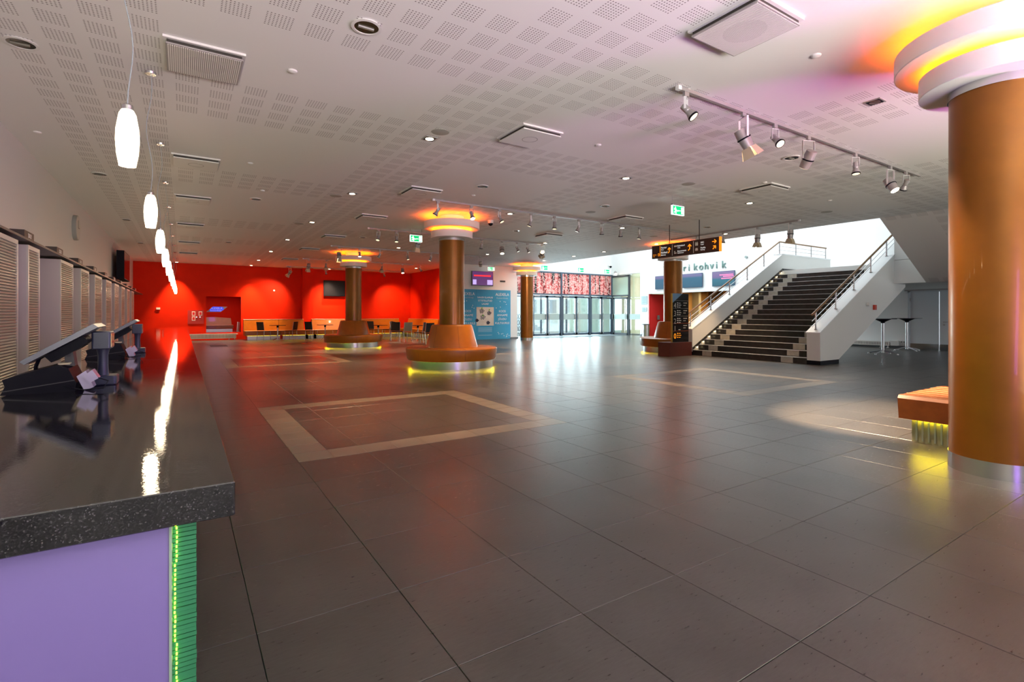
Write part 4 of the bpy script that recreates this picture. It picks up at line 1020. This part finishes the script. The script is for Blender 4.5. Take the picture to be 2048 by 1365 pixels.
for x, y, l in [(.91, 5.41, 'small white ceiling disc past the slatted diffuser'), (4.95, 2.44, 'small white ceiling disc beside the big pillar capital'), (4.97, 5.42, 'small white ceiling disc near the blue-lit diffuser'), (.90, 9.09, 'small ceiling disc beside the second bar-side diffuser'), (1.3, 10.98, 'small dark ceiling detector by a round downlight'), (-1.62, 9.07, 'small ceiling disc over the second cabinet'), (8.95, 5.31, 'small white ceiling disc before the diffuser near the stairs'), (11.53, 5.4, 'small ceiling disc over the foot of the stairs'), (4.95, 9.1, 'small ceiling disc just before the first long track')]:
    m = MB(); m.lathe([(.022, -.022), (.04, -.012), (.045, 0)], 16); tag(obj('ceiling_sensor', m, white, loc=(x, y, 3.7)), l, 'sensor', 'small ceiling sensors')
t = thing('dome_camera', 'white dome camera beside the capital over the round bench', 'camera', (6.65, 11.3, 3.7)); obj('housing', MB().lathe([(.07, -.08), (.075, 0)], 20), white, t); obj('lens_dome', MB().lathe([(.001, -.15), (.045, -.13), (.065, -.08)], 16), black, t)

# ------------------------------------------------------------------ light tracks and spotlights
PROTO = {}
def small_head():
    m = MB(); m.cyl((0, 0, .05), (0, 0, -.03), .036, n=18); m.cyl((0, 0, -.03), (0, 0, -.045), .036, .028, n=18); m.cyl((0, 0, -.045), (0, 0, -.10), .034, .052, n=18); m.cyl((0, 0, -.10), (0, 0, -.125), .052, .055, n=18)
    r_ = MB(); r_.lathe([(.056, -.118), (.058, -.112), (.058, -.13), (.050, -.13)], 18, cap=False)
    l = MB(); l.cyl((0, 0, -.1255), (0, 0, -.128), .05, n=18)
    return m, r_, l
def big_head():
    m = MB(); m.cyl((0, 0, .10), (0, 0, -.01), .068, .075, n=20); m.cyl((0, 0, -.02), (0, 0, -.13), .070, .062, n=20)
    r_ = MB(); r_.lathe([(.077, -.022), (.079, -.018), (.079, -.008), (.075, -.004)], 20, cap=False)
    l = MB(); l.cyl((0, 0, -.131), (0, 0, -.134), .058, n=20)
    return m, r_, l
def mesh_of(key, mb, m):
    if key not in PROTO:
        me = mb.mesh(key[0]); me.materials.append(m); PROTO[key] = me
    return PROTO[key]
def spot(x, y, tz, size, aim, on, label, group, barn=False, colr=(1, .72, .45), e=None, along='x'):
    t = thing('track_spotlight', label, 'spotlight', (x, y, tz), group=group)
    big = size == 'big'
    drop = .24 if big else .13; hw = .085 if big else .045
    obj('adapter', None, None, t, (0, 0, 0), mesh=mesh_of(('adapter', 0), MB().box(-.035, .035, -.015, .015, -.045, 0).cyl((0, 0, -.06), (0, 0, -.045), .012, n=8), spotgrey))
    az = math.atan2(aim[1], aim[0])+R90
    yk = MB(); yk.box(-hw, hw, -.012, .012, -.062, -.056); yk.box(-hw-.004, -hw, -.012, .012, -.056-drop, -.056); yk.box(hw, hw+.004, -.012, .012, -.056-drop, -.056)
    obj('yoke', None, None, t, (0, 0, 0), (0, 0, az), mesh=mesh_of(('yoke', big), yk, mat('yoke_grey', (.14, .13, .13), .5)))
    H_, Rr, Ll = big_head() if big else small_head()
    q = Vector((0, 0, -1)).rotation_difference(Vector(aim).normalized())
    h = obj('housing', None, None, t, (0, 0, -.05-drop), mesh=mesh_of(('housing', big), H_, spotgrey)); h.rotation_mode = 'QUATERNION'; h.rotation_quaternion = q
    obj('ring', None, None, h, (0, 0, 0), mesh=mesh_of(('ring', big), Rr, black))
    obj('lens', None, None, h, (0, 0, 0), mesh=mesh_of(('lens', big, on in (2, 4, 6)), Ll, lampglow if on in (2, 4, 6) else lensoff))
    if barn:
        for k in range(4):
            b = MB(); b.add([(-.055, .06, -.13), (.055, .06, -.13), (.075, .10, -.25), (-.075, .10, -.25), (-.055, .063, -.13), (.055, .063, -.13), (.075, .103, -.25), (-.075, .103, -.25)],
                            [(0, 1, 2, 3), (7, 6, 5, 4), (0, 4, 5, 1), (1, 5, 6, 2), (2, 6, 7, 3), (3, 7, 4, 0)])
            obj('barn_door', None, None, h, (0, 0, 0), (0, 0, k*R90), mesh=mesh_of(('barn_door', 0), b, mat('barn_dark', (.05, .05, .05), .6) if barn == 1 else mat('barn_cream', (.6, .5, .35), .5)))
    if on:
        l = bpy.data.lights.new('spot_beam', 'SPOT'); l.energy = e or (500 if big else 260)*(1 if on == 2 else .5) if on < 3 else {3: 240, 4: 450, 5: 300, 6: 2000}[on]; l.spot_size = math.radians(46 if on != 3 else 95); l.spot_blend = .6 if on != 3 else 1.0; l.color = colr; l.shadow_soft_size = .04
        lo = bpy.data.objects.new('spot_beam', l); COL.objects.link(lo); lo.parent = h; lo.location = (0, 0, -.15)
def track(name, p0, p1, label, tz=3.66):
    p0, p1 = Vector((*p0, tz)), Vector((*p1, tz)); t = thing('light_track', label, 'light track', p0, 0, 'ceiling light tracks')
    d = p1-p0
    rail = MB()
    if abs(d.x) > abs(d.y): rail.box(0, d.x, -.018, .018, 0, .035); e0 = MB().box(-.05, 0, -.022, .022, -.004, .04)
    else: rail.box(-.018, .018, 0, d.y, 0, .035); e0 = MB().box(-.022, .022, -.05, 0, -.004, .04)
    obj('rail', rail, mat('track_grey', (.42, .40, .40), .4, .4), t); obj('end_feed', e0, mat('yoke_grey'), t)
    n = int(d.length/1.2)
    for k in range(n+1):
        q = d*(k/max(n, 1)); q = q*.96+d*.02
        obj('clip', MB().box(q.x-.02, q.x+.02, q.y-.02, q.y+.02, .035, .041), white, t)
def atpx(px, Y):
    r = (px-1024)/FPX; return Y*(math.cos(TH)*r+math.sin(TH))/(-math.sin(TH)*r+math.cos(TH))
TRK = [('A', 3.555, 4.42, 10.69, 'light track reaching from the big capital towards the stairs', 'track by the big capital',
        [(1372, 's', (.9, -1.9, -2.6), 5, 0), (1487, 'b', (.50, -.25, -1), 6, 2), (1550, 's', (-.7, -2.2, -2.4), 5, 0), (1617, 'b', (.3, .75, -1), 0, 0), (1711, 's', (-.1, -.1, -1), 1, 0), (1781, 'b', (-.1, -.6, -1), 2, 0), (1812, 's', (.5, .6, -1), 0, 0)]),
       ('B', 9.84, 4.43, 13.0, 'longest light track running past the first round bench capital', 'long track past the first capital',
        [(876, 's', (-.5, .3, -1), 0, 0), (943, 's', (0, -.5, -1), 2, 0), (999, 's', (.3, -.5, -1), 1, 0), (1062, 's', (-.3, .2, -1), 0, 0), (1109, 's', (-.1, -.1, -1), 1, 0), (1158, 's', (-.3, .3, -1), 0, 0), (1204, 's', (.1, .2, -1), 0, 0), (1241, 's', (.2, .2, -1), 0, 0), (1279, 's', (-.1, .1, -1), 0, 0)]),
       ('C', 14.1, 4.37, 10.45, 'light track behind the first round bench pillar', 'track behind the first round bench pillar',
        [(757, 's', (-.3, -.3, -1), 1, 0), (793, 's', (-.1, -.3, -1), 1, 0), (836, 'b', (-.1, .3, -1), 0, 1), (963, 's', (0, .2, -1), 1, 0), (1004, 'b', (-.15, -.35, -1), 2, 0), (1034, 's', (.3, -.3, -1), 1, 0), (1055, 's', (.3, -.3, -1), 1, 0), (1084, 'b', (4, 6.3, -2.3), 4, 1)]),
       ('D', 18.45, 4.40, 10.7, 'light track just before the second capital', 'track just before the second capital',
        [(678, 'b', (0, -.1, -1), 2, 1), (719, 's', (0, -.3, -1), 2, 0), (760, 's', (-.5, .2, -1), 0, 0), (815, 's', (.1, -.3, -1), 1, 0), (862, 's', (-.5, 0, -1), 0, 0), (961, 'b', (.3, .4, -1), 0, 0)]),
       ('E', 23.4, 4.39, 9.4, 'light track behind the second round bench pillar', 'track behind the second round bench pillar',
        [(617, 'b', (0, .5, -1), 0, 1), (652, 's', (.1, .4, -1), 0, 1), (764, 's', (.1, .6, -.8), 3, 1), (805, 'b', (0, -.3, -1), 2, 0), (840, 's', (.9, .3, -.8), 3, 0)]),
       ('F', 27.6, 4.40, 10.6, 'light track along the red wall over the banquettes', 'track along the red wall',
        [(580, 'b', (-.5, .5, -.8), 3, 1), (652, 's', (.2, .5, -1), 3, 0), (768, 's', (.5, .45, -1), 3, 0)])]
for nm, Y, x0, x1, l, gl, sp in TRK:
    track(nm, (x0, Y), (x1, Y), l)
    for i, (px, sz, aim, on, barn) in enumerate(sp):
        spot(atpx(px, Y), Y, 3.66, 'big' if sz == 'b' else 'small', aim, on,
             '%s spotlight%s, %s on the %s' % ('large' if sz == 'b' else 'small', ' with flaps' if barn else '', ordn(i), gl), 'spotlights on the '+gl, barn)
track('G', (13.22, 6.95), (13.22, 11.0), 'light track above the stair foot crossing behind the hanging sign')
for i, (Y, b) in enumerate([(10.0, 0), (9.1, 0), (8.05, 1), (7.15, 1)]):
    spot(13.22, Y, 3.66, 'big' if b else 'small', (.0, .05, -1), 0 if not b else 1, '%s dark spotlight, %s along the track above the stair foot' % ('flapped' if b else 'small', ordn(i)), 'spotlights above the stair foot', b, e=60)
